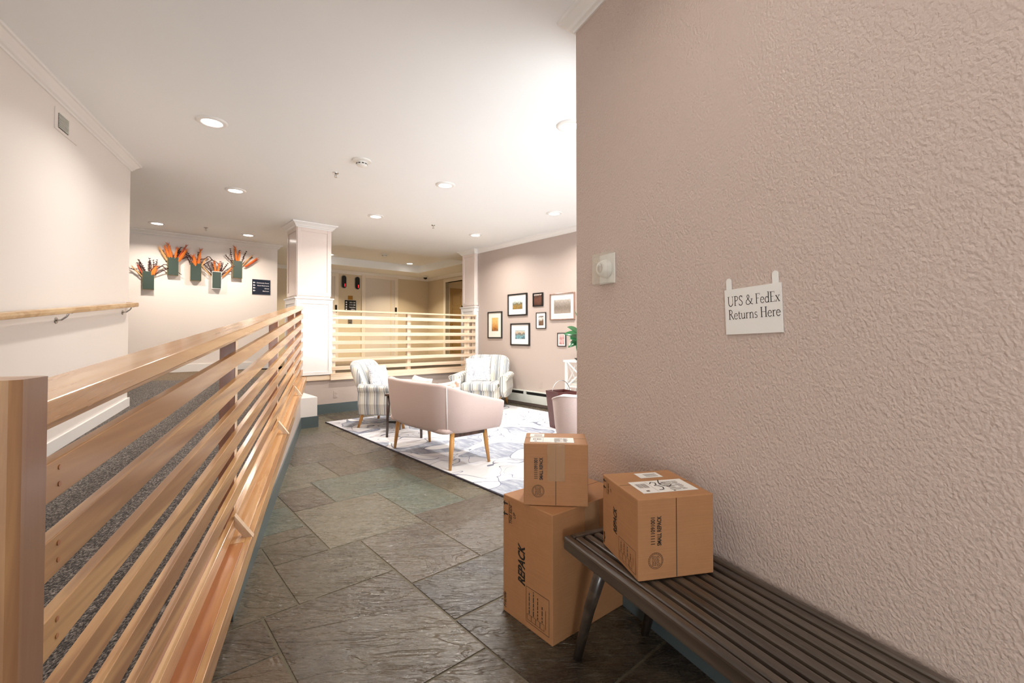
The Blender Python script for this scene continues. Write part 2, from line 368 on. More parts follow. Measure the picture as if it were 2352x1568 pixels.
def stroke(mb, o, r, u, pts, wd):
    o = Vector(o); r = Vector(r).normalized(); u = Vector(u).normalized(); pts = [Vector((a, b)) for a, b in pts]; L = []
    for i, p in enumerate(pts):
        d = (pts[min(i+1, len(pts)-1)] - pts[max(i-1, 0)]).normalized(); n = Vector((-d.y, d.x))*wd/2
        L.append((mb.bm.verts.new(o + r*(p.x+n.x) + u*(p.y+n.y)), mb.bm.verts.new(o + r*(p.x-n.x) + u*(p.y-n.y))))
    for a, b in zip(L, L[1:]): mb.bm.faces.new((a[0], a[1], b[1], b[0]))
def arc(cx, cy, rx, ry, a0, a1, n=12): return [(cx + rx*math.cos(R(a0+(a1-a0)*i/n)), cy + ry*math.sin(R(a0+(a1-a0)*i/n))) for i in range(n+1)]

# ================================================================== SETTING
WB = hz(1446, 1396.5)                       # foot of the textured wall
WD = Vector((math.sin(AZ_W), math.cos(AZ_W), 0)); WN = Vector((WD.y, -WD.x, 0))    # along wall (away), to the right of it
K = vp(1326, 1298, WB, AZ_W); K.z = 0       # its far corner
RW = R(25.35)
def prism_obj(name, pts, z0, z1, mat, kind=True):
    o = MB().prism(pts, z0, z1).build(name, mat); return struct(o) if kind else o
Bd = uv(1, 0); Ad = uv(0, 1)
# textured wall at the right
kfar = K + WN*0.22
wr = [K, K + Bd*0.22 , K - WD*8 + WN*0.22, K - WD*8]
prism_obj('wall_right', wr, 0, ZC, M['mauve_rough'])
# lounge walls
UM = 5.57; VR = 7.43
VW = to_uv(K)[1]
struct(MB().box(-0.0, 9.0, 0, 0.16, 0, ZC).build('wall_back', M['mauve_flat'], loc=uv(UM, VR+0.0, 0), rotz=TH-PI/2))
# window wall with three windows, seen only from the side
UK = to_uv(K)[0]
mb = MB(); us = [UK+0.24, 2.12, 3.12, 3.28, 4.28, 4.44, 5.44, 5.9]
for i in (0, 2, 4, 6): mb.box(us[i], us[i+1], VW-0.16, VW, 0, ZC)
for i in (1, 3, 5): mb.box(us[i], us[i+1], VW-0.16, VW, 0, 0.6); mb.box(us[i], us[i+1], VW-0.16, VW, 2.65, ZC)
struct(mb.build('wall_window_side', M['mauve_flat'], rotz=TH))
for k, i in enumerate((1, 3, 5)):
    wn = bpy.data.objects.new('window_%d' % (k+1), None); COL.objects.link(wn); wn.rotation_euler = (0, 0, TH); struct(wn)
    a, b = us[i], us[i+1]; mb = MB()
    for x0, x1, z0, z1 in ((a, a+.05, .6, 2.65), (b-.05, b, .6, 2.65), (a+.05, b-.05, .6, .65), (a+.05, b-.05, 2.6, 2.65), (a+.05, b-.05, 1.60, 1.64)): mb.box(x0, x1, VW-0.13, VW-0.03, z0, z1)
    mb.build('window_frame', M['white_trim'], wn)
    MB().box(a+.05, b-.05, VW-0.085, VW-0.08, .65, 2.6).build('pane', M['glass'], wn)
# left wall (ramp side) with a return at its far end
LC = Vector((-3.9, 4.60, 0)); LD = Vector((-math.sin(R(24.65)), math.cos(R(24.65)), 0)); LN = Vector((LD.y, -LD.x, 0))
lw = [LC, LC - LD*9, LC - LD*9 - LN*0.2, LC - LN*3.6 - LD*0.2, LC - LN*3.6]
prism_obj('wall_left', [LC, LC-LN*4.0, LC-LN*4.0-LD*0.2, LC-LN*0.2-LD*0.2, LC-LN*0.2-LD*9, LC-LD*9][::-1], 0, ZC, M['pale_pink'])
# landing wall with the vases, ends before the lobby
VF = 9.72; UF = 2.36
struct(MB().box(-7.0, UF, VF, VF+0.25, ZP-0.02, ZC).build('wall_landing', M['pale_pink'], rotz=TH))
struct(MB().box(-7.0, UF+0.015, VF-0.015, VF, ZP, ZP+0.13).build('baseboard_landing', M['white_trim'], rotz=TH))
# elevator wall and right lobby wall with doorway
VE = 12.3; UL = 7.27
struct(MB().box(-4, UL+3.5, VE, VE+0.2, ZP-0.02, ZC).build('wall_elevator', M['beige'], rotz=TH))
d0 = to_uv(vp(1024, 700, uv(UL, 10), AZ_A))[1]; dtop = vp(1040, 646, uv(UL, 10), AZ_A).z
mb = MB(); mb.box(UL, UL+.12, d0, VE, ZP-.02, ZC); mb.box(UL, UL+.12, 7.9, d0-1.5, ZP-.02, ZC); mb.box(UL, UL+.12, d0-1.5, d0, dtop, ZC)
struct(mb.build('wall_lobby_right', M['beige'], rotz=TH))
mb = MB(); mb.box(UL-.02, UL+.14, d0, d0+.1, ZP, dtop+.1); mb.box(UL-.02, UL+.14, d0-1.6, d0-1.5, ZP, dtop+.1); mb.box(UL-.02, UL+.14, d0-1.5, d0, dtop, dtop+.1)
struct(mb.build('trim_1', M['door_trim'], rotz=TH))
# corridor beyond the doorway: far wall and a six-panel door
struct(MB().box(UL+.12, UL+3.6, VE-0.9, VE-0.75, ZP-.02, ZC).build('wall_corridor', M['beige'], rotz=TH))
struct(MB().box(UL+3.4, UL+3.55, 6, VE, ZP-.02, ZC).build('wall_corridor_end', M['beige'], rotz=TH))
struct(MB().box(UM+.16, UL+3.6, 7.75, 7.9, ZP-.02, ZC).build('wall_lobby_near', M['beige'], rotz=TH))
# ceiling with the raised tray over the lobby
t0, t1, s0, s1, TZ = 3.2, 6.39, 8.8, 11.33, 3.20
mb = MB(); mb.box(-14, t0, -9, 17, ZC, ZC+.04); mb.box(t1, 13, -9, 17, ZC, ZC+.04); mb.box(t0, t1, -9, s0, ZC, ZC+.04); mb.box(t0, t1, s1, 17, ZC, ZC+.04)
mb.box(t0-.04, t0, s0, s1, ZC+.04, TZ); mb.box(t1, t1+.04, s0, s1, ZC+.04, TZ); mb.box(t0-.04, t1+.04, s0-.04, s0, ZC+.04, TZ); mb.box(t0-.04, t1+.04, s1, s1+.04, ZC+.04, TZ)
mb.box(t0-.04, t1+.04, s0-.04, s1+.04, TZ, TZ+.04)
struct(mb.build('ceiling', M['ceiling'], rotz=TH))
# outer shell: far left, far right and the entrance behind the camera
struct(MB().box(-9.6, -9.45, -6, 16, 0, ZC).build('wall_far_left', M['pale_pink']))
struct(MB().box(-9.45, -3.2, -3.15, -3.0, 0, ZC).build('wall_entrance_left', M['pale_pink']))
struct(MB().box(1.4, 3.4, -3.15, -3.0, 0, ZC).build('wall_entrance_right', M['pale_pink']))
struct(MB().box(-3.2, 1.4, -3.15, -3.0, 2.5, ZC).build('wall_entrance_head', M['pale_pink']))
for k, x in enumerate((-3.2, -0.9)):
    dn = bpy.data.objects.new('door_%d' % (k+1), None); COL.objects.link(dn); struct(dn); mb = MB()
    for a, b, c, d in ((x, x+.08, 0, 2.5), (x+2.22, x+2.3, 0, 2.5), (x+.08, x+2.22, 2.42, 2.5), (x+.08, x+2.22, 0, .15), (x+.08, x+2.22, 1.05, 1.12)): mb.box(a, b, -3.12, -3.05, c, d)
    mb.build('door_frame', M['dark_metal'], dn); MB().box(x+.08, x+2.22, -3.09, -3.085, .15, 2.42).build('pane', M['glass'], dn)

# ---- slate floor, laid as the photograph shows near the camera
hand = [(.5, 1.13, 1.45, 2.25, 0), (.65, 1.13, 2.25, 2.71, 1), (1.13, 1.57, 2.07, 2.71, 2), (.95, 1.57, 2.71, 3.45, 3), (1.57, 2.3, 2.07, 2.85, 2),
        (1.57, 2.02, 2.85, 3.45, 4), (1.25, 2.02, 3.45, 4.05, 4), (.95, 1.25, 3.45, 3.93, 2), (.95, 1.25, 3.93, 4.05, 3), (-.2, .95, 2.99, 3.15, 1), (.65, .95, 2.71, 2.99, 1), (-.2, .65, 2.25, 2.99, 1),
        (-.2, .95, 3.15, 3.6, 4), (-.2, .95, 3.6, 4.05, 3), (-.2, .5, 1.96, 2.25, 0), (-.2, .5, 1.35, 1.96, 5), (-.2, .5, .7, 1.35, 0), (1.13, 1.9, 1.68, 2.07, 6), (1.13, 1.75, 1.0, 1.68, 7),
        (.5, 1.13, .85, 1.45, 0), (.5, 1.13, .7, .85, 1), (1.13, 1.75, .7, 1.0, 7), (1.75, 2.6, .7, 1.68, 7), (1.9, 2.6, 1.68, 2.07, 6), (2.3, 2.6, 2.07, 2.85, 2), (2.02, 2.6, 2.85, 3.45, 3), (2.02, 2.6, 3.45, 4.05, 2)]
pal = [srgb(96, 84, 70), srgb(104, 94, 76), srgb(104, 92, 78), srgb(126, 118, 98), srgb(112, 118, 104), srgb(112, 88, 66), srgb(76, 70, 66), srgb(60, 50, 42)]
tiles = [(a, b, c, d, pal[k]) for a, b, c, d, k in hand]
DK = .64
rr = random.Random(11)
def fill(u0, u1, v0, v1, cols):
    v = v0
    while v < v1 - 1e-3:
        h = min(rr.choice((.45, .6, .75)), v1-v)
        if v1-v-h < .25: h = v1-v
        u = u0 - rr.random()*.4
        while u < u1:
            wdt = rr.choice((.45, .6, .9)); tiles.append((max(u, u0), min(u+wdt, u1), v, v+h, rr.choice(cols))); u += wdt
        v += h
fill(-4, 7, 4.05, 7.5, [pal[2], pal[3], pal[1], srgb(118, 108, 98)]); fill(2.6, 7, .7, 4.05, pal[1:5]); fill(-4, 7, -4.5, .7, [pal[0], pal[6], pal[7]]); fill(-4, -.2, .7, 4.05, pal[:3])
bm = bmesh.new(); data = []
for a, b, c, d, colr in tiles:
    if b-a < .05 or d-c < .05: continue
    g = .0042; e = .003; q = [(a+g, c+g), (b-g, c+g), (b-g, d-g), (a+g, d-g)]
    jit = [(rr.uniform(-.003, .003), rr.uniform(-.003, .003)) for _ in q]
    lo = [bm.verts.new(uv(x+j[0], y+j[1], -.005)) for (x, y), j in zip(q, jit)]
    qi = [(a+g+e, c+g+e), (b-g-e, c+g+e), (b-g-e, d-g-e), (a+g+e, d-g-e)]
    hi = [bm.verts.new(uv(x+j[0], y+j[1], 0)) for (x, y), j in zip(qi, jit)]
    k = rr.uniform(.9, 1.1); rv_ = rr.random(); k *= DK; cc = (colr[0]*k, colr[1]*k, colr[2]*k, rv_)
    bm.faces.new(hi); data.append(cc)
    for i in range(4): bm.faces.new((lo[i], lo[(i+1) % 4], hi[(i+1) % 4], hi[i])); data.append(cc)
me = bpy.data.meshes.new('floor')
f = bm.faces.new([bm.verts.new(p) for p in (uv(-14, -9, -.003), uv(13, -9, -.003), uv(13, 17, -.003), uv(-14, 17, -.003))]); f.material_index = 1; data.append((0, 0, 0, 0))
bmesh.ops.recalc_face_normals(bm, faces=[f]); bm.to_mesh(me); bm.free()
ca = me.color_attributes.new('tile', 'FLOAT_COLOR', 'CORNER')
for p in me.polygons:
    for li in p.loop_indices: ca.data[li].color = data[p.index]
me.materials.append(M['slate']); me.materials.append(M['grout'])
fl = bpy.data.objects.new('floor', me); COL.objects.link(fl); struct(fl)

# ---- ramp, landing and the low walls that carry them
FX0, FM = -0.433, -0.3923             # outer face of the ledge: x = FX0 + FM*y
def ledge_z(y): return -0.034 + 0.0925*y
def fx(y, off=0.0): return FX0 + FM*y - off
Yend = 7.16
def lz(y): return max(0.006, 0.535 + 0.0845*(y-4.6))
def lx(y): return LC.x + (y-LC.y)*LD.x/LD.y
bm = bmesh.new(); rows = []
for i in range(13):
    s = i/12; yl = -2.2 + s*(6.45+2.2); yr = -2.2 + s*(Yend+2.2)
    rows.append([bm.verts.new((lx(yl), yl, min(ZP, lz(yl)))), bm.verts.new((fx(yr, .10), yr, min(ZP, max(.006, ledge_z(yr)-.012))))])
for a, b in zip(rows, rows[1:]): bm.faces.new((a[0], a[1], b[1], b[0]))
v3 = bm.verts.new((-9.4, 2.4, .56)); v4 = bm.verts.new((-9.4, 4.7, ZP)); c1 = bm.verts.new((lx(4.6), 4.6, .53)); 
bm.faces.new((rows[-1][0], v4, v3, c1))
me = bpy.data.meshes.new('floor_ramp'); bm.to_mesh(me); bm.free(); me.materials.append(M['carpet']); o = bpy.data.objects.new('floor_ramp', me); COL.objects.link(o); struct(o)
colp = uv(2.08, VR+.02)
struct(MB().prism([(-9.4, 4.7), (lx(6.45), 6.45), (fx(Yend, .1), Yend), colp, uv(UM+.1, VR+.02), uv(UM+.1, 7.9), uv(UL+3.6, 7.9), uv(UL+3.6, VE+.1), uv(-5, VE+.1), (-9.4, 9)], ZP-.05, ZP).build('floor_landing', M['carpet_brown']))
# curb wall beside the ramp
pts = [(fx(y, .012), y) for y in (-2.2, 2.35, Yend)] + [(fx(y, .16), y) for y in (Yend, 2.35, -2.2)]
mb = MB(); mb.prism([(fx(.6, .012), .6), (fx(Yend, .012), Yend), (fx(Yend, .16), Yend), (fx(.6, .16), .6)], 0, lambda p: max(.002, ledge_z(p[1])-.02)); struct(mb.build('wall_ramp_side', M['mauve_flat']))
mb = MB(); bh = lambda p: max(.001, min(.15, ledge_z(p[1])-.06))
mb.prism([(fx(2.0, 0), 2.0), (fx(2.3, 0), 2.3), (fx(6.15, 0), 6.15), (fx(6.15, .014), 6.15), (fx(2.3, .014), 2.3), (fx(2.0, .014), 2.0)], 0, bh); struct(mb.build('baseboard_ramp', M['grey_base']))
# wall under the far guardrail
struct(MB().box(2.1, UM, VR, VR+.14, 0, ZP-.02).build('wall_landing_edge', M['mauve_flat'], rotz=TH))
struct(MB().box(2.1, UM, VR-.014, VR, 0, .155).build('baseboard_landing_edge', M['grey_base'], rotz=TH))
# boxed-in plinth in the corner
by0 = 6.44
struct(MB().box(1.72, 2.08, by0, VR, 0, .41).build('trim_2', M['pale_pink'], rotz=TH, bevel=.006))
struct(MB().box(1.86, 2.092, by0-.012, VR, 0, .15).build('baseboard_plinth', M['grey_base'], rotz=TH))
# baseboards: textured wall, left wall
mb = MB(); mb.prism([K - WN*.013, K, K - WD*5, K - WD*5 - WN*.013][::-1], 0, .105); struct(mb.build('baseboard_right', M['grey_base']))
def slz(p): return lz(p[1])
mb = MB(); l0 = LC - LD*7; mb.prism([LC + LN*.016 + LD*.016, LC + LD*.016 - LN*.3, LC - LN*.3, LC, l0, l0 + LN*.016][::-1], lambda p: lz(p[1]) - .01, lambda p: lz(p[1]) + .085)
struct(mb.build('baseboard_left', M['white_trim']))
# crown mouldings
CP = [(0, 0), (0, -.082), (.010, -.082), (.014, -.070), (.026, -.062), (.034, -.046), (.050, -.030), (.062, -.018), (.074, -.014), (.078, 0)]
def crown(name, path, mat='white_trim'): struct(MB().sweep(CP, [(Vector((p[0], p[1], ZC)), o) for p, o in path]).build(name, M[mat]))
crown('trim_3', [(K - WD*7, -WN), (K, -WN + WD), (K + Bd*.22 + WD*.0, WD*1.0 + Bd*.0)])
crown('trim_4', [(LC - LD*9, LN), (LC, LN + LD), (LC - LN*3.9, LD)])
crown('trim_5', [(uv(-6, VF), -Ad), (uv(UF, VF), -Ad + Bd), (uv(UF, VF+.25), Bd)])
crown('trim_6', [(uv(-4, VE), -Ad), (uv(UL, VE), -Ad - Bd), (uv(UL, 7.9), -Bd)], 'white_trim')
crown('trim_7', [(uv(UM, VR+.0), -Bd), (uv(UM, VW), -Bd)])

# ---- panelled column on the landing corner, and pilaster
def column(name, u0, u1, v0, v1, zb, zmid, label, faces='FLR'):
    r = bpy.data.objects.new(name, None); COL.objects.link(r); r.rotation_euler = (0, 0, TH); tag(r, label, 'column')
    b = .02
    mb = MB(); mb.box(u0, u1, v0, v1, zmid, ZC)
    mb.build('upper_shaft', M['column_pink'], r)
    mb = MB(); mb.box(u0-b, u1+b, v0-b, v1+b, zb, zmid); mb.build('pedestal', M['white_trim'], r)
    # raised frames
    def frame(z0, z1, uu0, uu1, off, mat, nm):
        t_ = .012; wd = .055; mb = MB()
        for side in faces:
            if side == 'F': f = lambda x0, x1, a, c: mb.box(x0, x1, v0-off-t_, v0-off, a, c); p0, p1 = uu0, uu1
            elif side == 'L': f = lambda x0, x1, a, c: mb.box(u0-off-t_, u0-off, x0, x1, a, c); p0, p1 = v0-off, v1+off
            elif side == 'R': f = lambda x0, x1, a, c: mb.box(u1+off, u1+off+t_, x0, x1, a, c); p0, p1 = v0-off, v1+off
            f(p0, p0+wd, z0, z1); f(p1-wd, p1, z0, z1); f(p0+wd, p1-wd, z0, z0+wd); f(p0+wd, p1-wd, z1-wd, z1)
        mb.build(nm, mat, r, bevel=.003)
    frame(zmid+.03, ZC-.08, u0, u1, 0, M['column_pink'], 'upper_panel_frame')
    frame(zb, zmid-.04, u0-b, u1+b, b, M['white_trim'], 'pedestal_panel_frame')
    # mid moulding and crown
    for nm, z, pr in (('mid_moulding', zmid, [(0, .0), (.035, -.0), (.035, -.018), (.022, -.022), (.018, -.045), (.0, -.05)]), ('crown', ZC, CP)):
        e = .012 if nm == 'crown' else .012
        c = [((u0-e, v0-e), (-1, -1)), ((u1+e, v0-e), (1, -1)), ((u1+e, v1+e), (1, 1)), ((u0-e, v1+e), (-1, 1))]
        MB().sweep(pr, [(Vector((p[0], p[1], z)), Vector((o[0], o[1], 0))) for p, o in c], closed=True).build(nm, M['white_trim'], r)
    return r
ZM = vp(757, 686, uv(2.58, VR), AZ_A - PI/2).z
column('panelled_column', 2.08, 2.585, VR-.01, VR+.5, ZP+.01, ZM, 'large square panelled white and pale pink column where both guardrails meet')
column('pilaster', UM-.07, UM+.1, VR+.03, VR+.46, ZP-.1, ZM, 'narrow panelled pilaster at the right end of the far guardrail beside the mauve wall', 'FL')

# ================================================================== RAMP GUARDRAIL
GX0, GM = -0.533, -0.385; GA = math.atan(-GM)      # outer face of slats
GD = Vector((-math.sin(GA), math.cos(GA), 0)); GN = Vector((GD.y, -GD.x, 0))
SL = 0.0937
def gp(y, off=0.0):      # point on slat face at depth y, moved off metres to the left of it
    return Vector((GX0 + GM*y, y, 0)) - GN*off
def cap_z(y): return 1.052 + SL*y
g = thing('ramp_guardrail', 'long sloping maple guardrail of horizontal slats beside the carpeted ramp, with square end post', 'railing')
def sloped_bar(y0, y1, o0, o1, top, h, name, mat, par, bevel=.002):
    a0, a1, b1, b0 = gp(y0, o0), gp(y1, o0), gp(y1, o1), gp(y0, o1)
    # local frame: y axis along the rail so the grain follows
    mb = MB(); L = (y1-y0)/math.cos(GA); dz = SL*(y1-y0)
    z0 = top(y0)
    vs = []
    for (yy, zz) in ((0, 0), (L, dz)):
        for xx in (-o1, -o0):
            for hh in (-h, 0): vs.append(mb.bm.verts.new((xx, yy, zz+hh)))
    for f in ((0, 1, 3, 2), (4, 6, 7, 5), (0, 4, 5, 1), (2, 3, 7, 6), (1, 5, 7, 3), (0, 2, 6, 4)): mb.bm.faces.new([vs[i] for i in f])
    p = gp(y0); return mb.build(name, mat, par, bevel=bevel, loc=(p.x, p.y, z0), rotz=GA)
Y0 = .80; Y1 = 6.99
sloped_bar(Y0, Y1, -.004, .125, lambda y: cap_z(y), .045, 'top_rail', M['maple_cap'], g, .004)
sloped_bar(Y0, Y1, .004, .025, lambda y: cap_z(y)-.045, .012, 'under_rail', M['maple'], g)
for k in range(7):
    sloped_bar(Y0, Y1, 0, .025, lambda y, k=k: cap_z(y) - .1186 - .1443*k, .0735, 'slat', M['maple'], g)
posts = (2.5, 4.25, 5.8)
for y in posts + (6.93,):
    p = gp(y, .026)
    mb = MB(); mb.box(-.075, 0, 0, .060, ledge_z(y)-.02-0, cap_z(y)-.045); o = mb.build('post', M['post_brown'], g, loc=(p.x, p.y, 0), rotz=GA, bevel=.002)
    MB().box(0, .0008, .001, .059, ledge_z(y)-.02, cap_z(y)-.047).build('post_edge', M['maple_pale_z'], o)
    if y < 6.5:
        # slanting brace block standing on the ledge
        q = gp(y-.12, 0); zt = ledge_z(y-.12)+.0
        mb = MB(); mb.bm.verts.ensure_lookup_table()
        tri = [(.048, 0), (.088, 0), (.0, .125), (.0, .068)]
        a = [mb.bm.verts.new((x, 0, z)) for x, z in tri]; b = [mb.bm.verts.new((x, .036, z+.003)) for x, z in tri]
        mb.bm.faces.new(a); mb.bm.faces.new(b[::-1])
        for i in range(4): mb.bm.faces.new((a[i], a[(i+1) % 4], b[(i+1) % 4], b[i]))
        mb.build('brace', M['maple_pale_z'], g, loc=(q.x, q.y, zt-.002), rotz=GA, bevel=.001)
# newel post at the near end, a lamination of boards with chamfered corners
y = .81; p = gp(y, 0); c = .012
mb = MB(); W2 = .175; D2 = .092
def octp(x0, x1, y0, y1): return [(x0+c, y0), (x1-c, y0), (x1, y0+c), (x1, y1-c), (x1-c, y1), (x0+c, y1), (x0, y1-c), (x0, y0+c)]
mb.prism(octp(-W2+.018, .018, -D2, 0), -.02, 1.178 - p.z); mb.build('newel_post', M['maple_z'], g, loc=p, rotz=GA)
# screw plugs on the slats beside the post
for k in range(4):
    for j in (.018, .05):
        pt = gp(.875, -.0005); MB().lathe([(0, .001), (.005, .001), (.005, 0)], 10, Matrix.Rotation(PI/2, 4, 'Y')).build('screw_plug', M['maple_red'], g, loc=(pt.x, pt.y, cap_z(.875)-.1186-.1443*k-j), rotz=GA)
# wooden ledge and fascia
def ledge_piece(name, y0, y1, o0, o1, dz0, dz1, mat):
    a = (fx(y0), y0); L = math.hypot(fx(y1)-fx(y0), y1-y0); ang = math.atan(-FM)
    mb = MB(); z0 = ledge_z(y0); dz = ledge_z(y1)-z0; vs = []
    for yy, zz in ((0, 0), (L, dz)):
        for xx in (-o1, -o0):
            for hh in (dz0, dz1): vs.append(mb.bm.verts.new((xx, yy, zz+hh)))
    for f in ((0, 1, 3, 2), (4, 6, 7, 5), (0, 4, 5, 1), (2, 3, 7, 6), (1, 5, 7, 3), (0, 2, 6, 4)): mb.bm.faces.new([vs[i] for i in f])
    return mb.build(name, mat, g, loc=(a[0], a[1], z0), rotz=ang, bevel=.002)
ledge_piece('ledge_board', .9, 2.36, .022, .20, -.02, 0, M['maple_red']); ledge_piece('ledge_board', 2.362, 4.12, .022, .20, -.02, 0, M['maple_cap'])
ledge_piece('ledge_board', 4.122, 5.68, .022, .20, -.02, 0, M['maple_cap']); ledge_piece('ledge_board', 5.682, Yend, .022, .20, -.02, 0, M['maple_cap'])
ledge_piece('fascia_board', .9, Yend, -.006, .022, -.092, .001, M['maple'])

# ================================================================== FAR GUARDRAIL
g2 = thing('landing_guardrail', 'level maple guardrail of horizontal slats between the panelled column and the mauve wall', 'railing', rotz=TH)
u0, u1 = 2.605, UM-.085
MB().box(u0, u1, VR-.045, VR+.06, ZP+1.02, ZP+1.05).build('top_rail', M['maple_x'], g2, bevel=.003)
for k in range(7):
    zt = ZP + 1.05 - .088 - .1375*k; MB().box(u0+.0, u1-.01, VR-.032, VR-.01, zt-.062, zt).build('slat', M['maple_x'], g2, bevel=.002)
um = to_uv(vp(939, 780, uv(3, VR), AZ_A-PI/2))[0]; ue = to_uv(vp(1072, 780, uv(3, VR), AZ_A-PI/2))[0]
for uu in (u0+.035, um, ue, ue+.17, u1-.03):
    wdt = .035 if uu != ue else .06
    MB().box(uu-wdt, uu+wdt, VR-.008, VR+.055, ZP+.005, ZP+1.02).build('post', M['maple_pale_z'], g2, bevel=.002)
MB().box(u0-.02, ue+.03, VR-.055, VR+.1, ZP+.006, ZP+.022).build('sill_board', M['maple_x'], g2, bevel=.002)
MB().box(u0-.02, ue+.03, VR-.055, VR-.002, ZP-.082, ZP+.006).build('fascia_board', M['maple_x'], g2, bevel=.002)
MB().box(2.12, u0-.02, VR-.03, VR-.002, ZP-.075, ZP-.0).build('recessed_fascia', M['maple_x'], g2)

# ================================================================== LEFT WALL THINGS
def on_left(px, py, off=0.0): return vp(px, py, LC + LN*off, R(-24.65))
# handrail
hr = thing('handrail', 'oak handrail on metal brackets along the left wall above the ramp', 'handrail')
z_at = lambda y: on_left(296, 700, .07).z + (y - on_left(296, 700, .07).y)*.100
ye = on_left(309, 700, .07).y
def hr_pt(y, off): q = LC + LN*off + LD*((y-LC.y)/LD.y); return Vector((q.x, q.y, z_at(y)))
path = [hr_pt(-1.2, .07), hr_pt(ye-.03, .07)]
mb = MB(); prof = [(-.019, -.02), (.019, -.02), (.022, .0), (.019, .021), (-.019, .021), (-.022, 0)]
endc = hr_pt(ye, .07)
mb.sweep(prof, [(hr_pt(-1.2, .07), LN), (endc, LN + LD*.9), (endc - LN*.12 + Vector((0, 0, .0)), LD*.95 + LN*.25), (endc - LN*.34 - LD*.02, LD)])
mb.build('rail', M['oak_rail'], hr, bevel=.003)
for px in (128, 281):
    b = on_left(px, 722, .0); zz = z_at(b.y)-.02; w0 = Vector((b.x, b.y, zz-.055)); 
    mb = MB(); mb.tube([w0 + LN*.003, w0 + LN*.03 + Vector((0, 0, .005)), w0 + LN*.06 + Vector((0, 0, .03)), w0 + LN*.07 + Vector((0, 0, .05))], .0065, 8)
    mb.lathe([(0, .006), (.022, .006), (.024, 0), (0, 0)], 16, Matrix.Translation(w0) @ Matrix.Rotation(R(24.65), 4, 'Z') @ Matrix.Rotation(PI/2, 4, 'Y'))
    mb.box(-.012, .012, -.035, .035, -.003, 0, Matrix.Translation(w0 + LN*.07 + Vector((0, 0, .056))) @ Matrix.Rotation(R(24.65), 4, 'Z'))
    mb.build('bracket', M['chrome'], hr, smooth=False)
# vent panel
a = on_left(125, 243); b = on_left(176, 329)
a2 = on_left(176, 290); vz0 = on_left(125, 300).z
vt = thing('wall_vent', 'white square access panel with a small grey grille high on the left wall', 'vent', LC, R(24.65))
ya = -(LC - Vector((a.x, a.y, 0))).length; yb = -(LC - Vector((a2.x, a2.y, 0))).length
zt = a.z; zb = on_left(125, 293).z
MB().box(0.0, .006, ya, yb, zb, zt).build('cover_plate', M['pale_pink'], vt, bevel=.002)
gy0 = ya + (yb-ya)*.12; gy1 = ya + (yb-ya)*.55
o = MB().box(.006, .008, gy0, gy1, zb+.02, zt-.03).build('grille', M['dark_line'], vt)
mb = MB()
for i in range(9): z = zb+.024 + i*(zt-zb-.058)/8; mb.box(.007, .013, gy0, gy1, z, z+.007)
mb.build('louvre', M['heater'], o)
# little sensor on the return of the left wall
q = LC + LD*.03 - LN*.55
sn = MB(); sn.soft(q.x, q.y, 2.42, .05, .05, .07, .5, 8); tag(sn.build('wall_sensor', M['dark_metal'], smooth=True), 'tiny dark sensor just past the far corner of the left wall, near the ceiling', 'sensor')

# ================================================================== VASES WITH DRIED FLOWERS on the landing wall
def on_land(px, py, off=0.0): return vp(px, py, uv(0, VF-off), AZ_A - PI/2)
vases = [  # left, right, top, bottom px, seed
    (327, 354.5, 622.5, 664.5, 1, 'lowest and leftmost of the five wall vases'), (384.5, 410.5, 590, 632, 2, 'highest of the five wall vases, second from the left'),
    (437.5, 463, 604, 644.5, 3, 'middle one of the five wall vases'), (487, 509, 623, 663, 4, 'the only one of the five wall vases edged in white'), (534.5, 557, 598.5, 638.5, 5, 'rightmost of the five wall vases, nearest the directory sign')]
def sprig(mb, p, d, L, rng, leafy=True):
    """knobbly dark stem with small seed leaves, local x across the wall, y off the wall, z up"""
    pts = [Vector(p)]; dd = Vector(d).normalized(); n = 9
    for i in range(n):
        dd = (dd + Vector((rng.uniform(-.16, .16), rng.uniform(-.03, .03), rng.uniform(-.12, .08)))).normalized(); pts.append(pts[-1] + dd*L/n)
    mb.tube(pts, [.0055]*4 + [.0048]*(len(pts)-5) + [.0025], 5)
    if leafy:
        for q in pts[2:]:
            for s in (-1, 1):
                t_ = q + Vector((s*rng.uniform(.009, .018), rng.uniform(-.008, .004), rng.uniform(.002, .016))); m_ = (q+t_)/2
                mb.tube([q, m_, t_], [.003, .0085, .002], 5)
def plume(mb, p, d, L, wid, rng):
    dd = Vector(d).normalized(); n = 8; pts = [Vector(p)]
    for i in range(n): dd = (dd + Vector((rng.uniform(-.07, .07), 0, 0))).normalized(); pts.append(pts[-1] + dd*L/n)
    mb.tube(pts, [max(.002, 1.0*wid*math.sin(PI*min(1, .12+.85*i/n))**.7) for i in range(n+1)], 8)
    for i in range(70):   # feathery hairs
        q = pts[rng.randrange(2, n)]; ang = rng.uniform(0, 2*PI); e = q + dd*rng.uniform(.03, .075) + Vector((math.cos(ang), math.sin(ang)*.4, 0))*wid*1.7
        mb.tube([q, e], [.0034, .0008], 3)
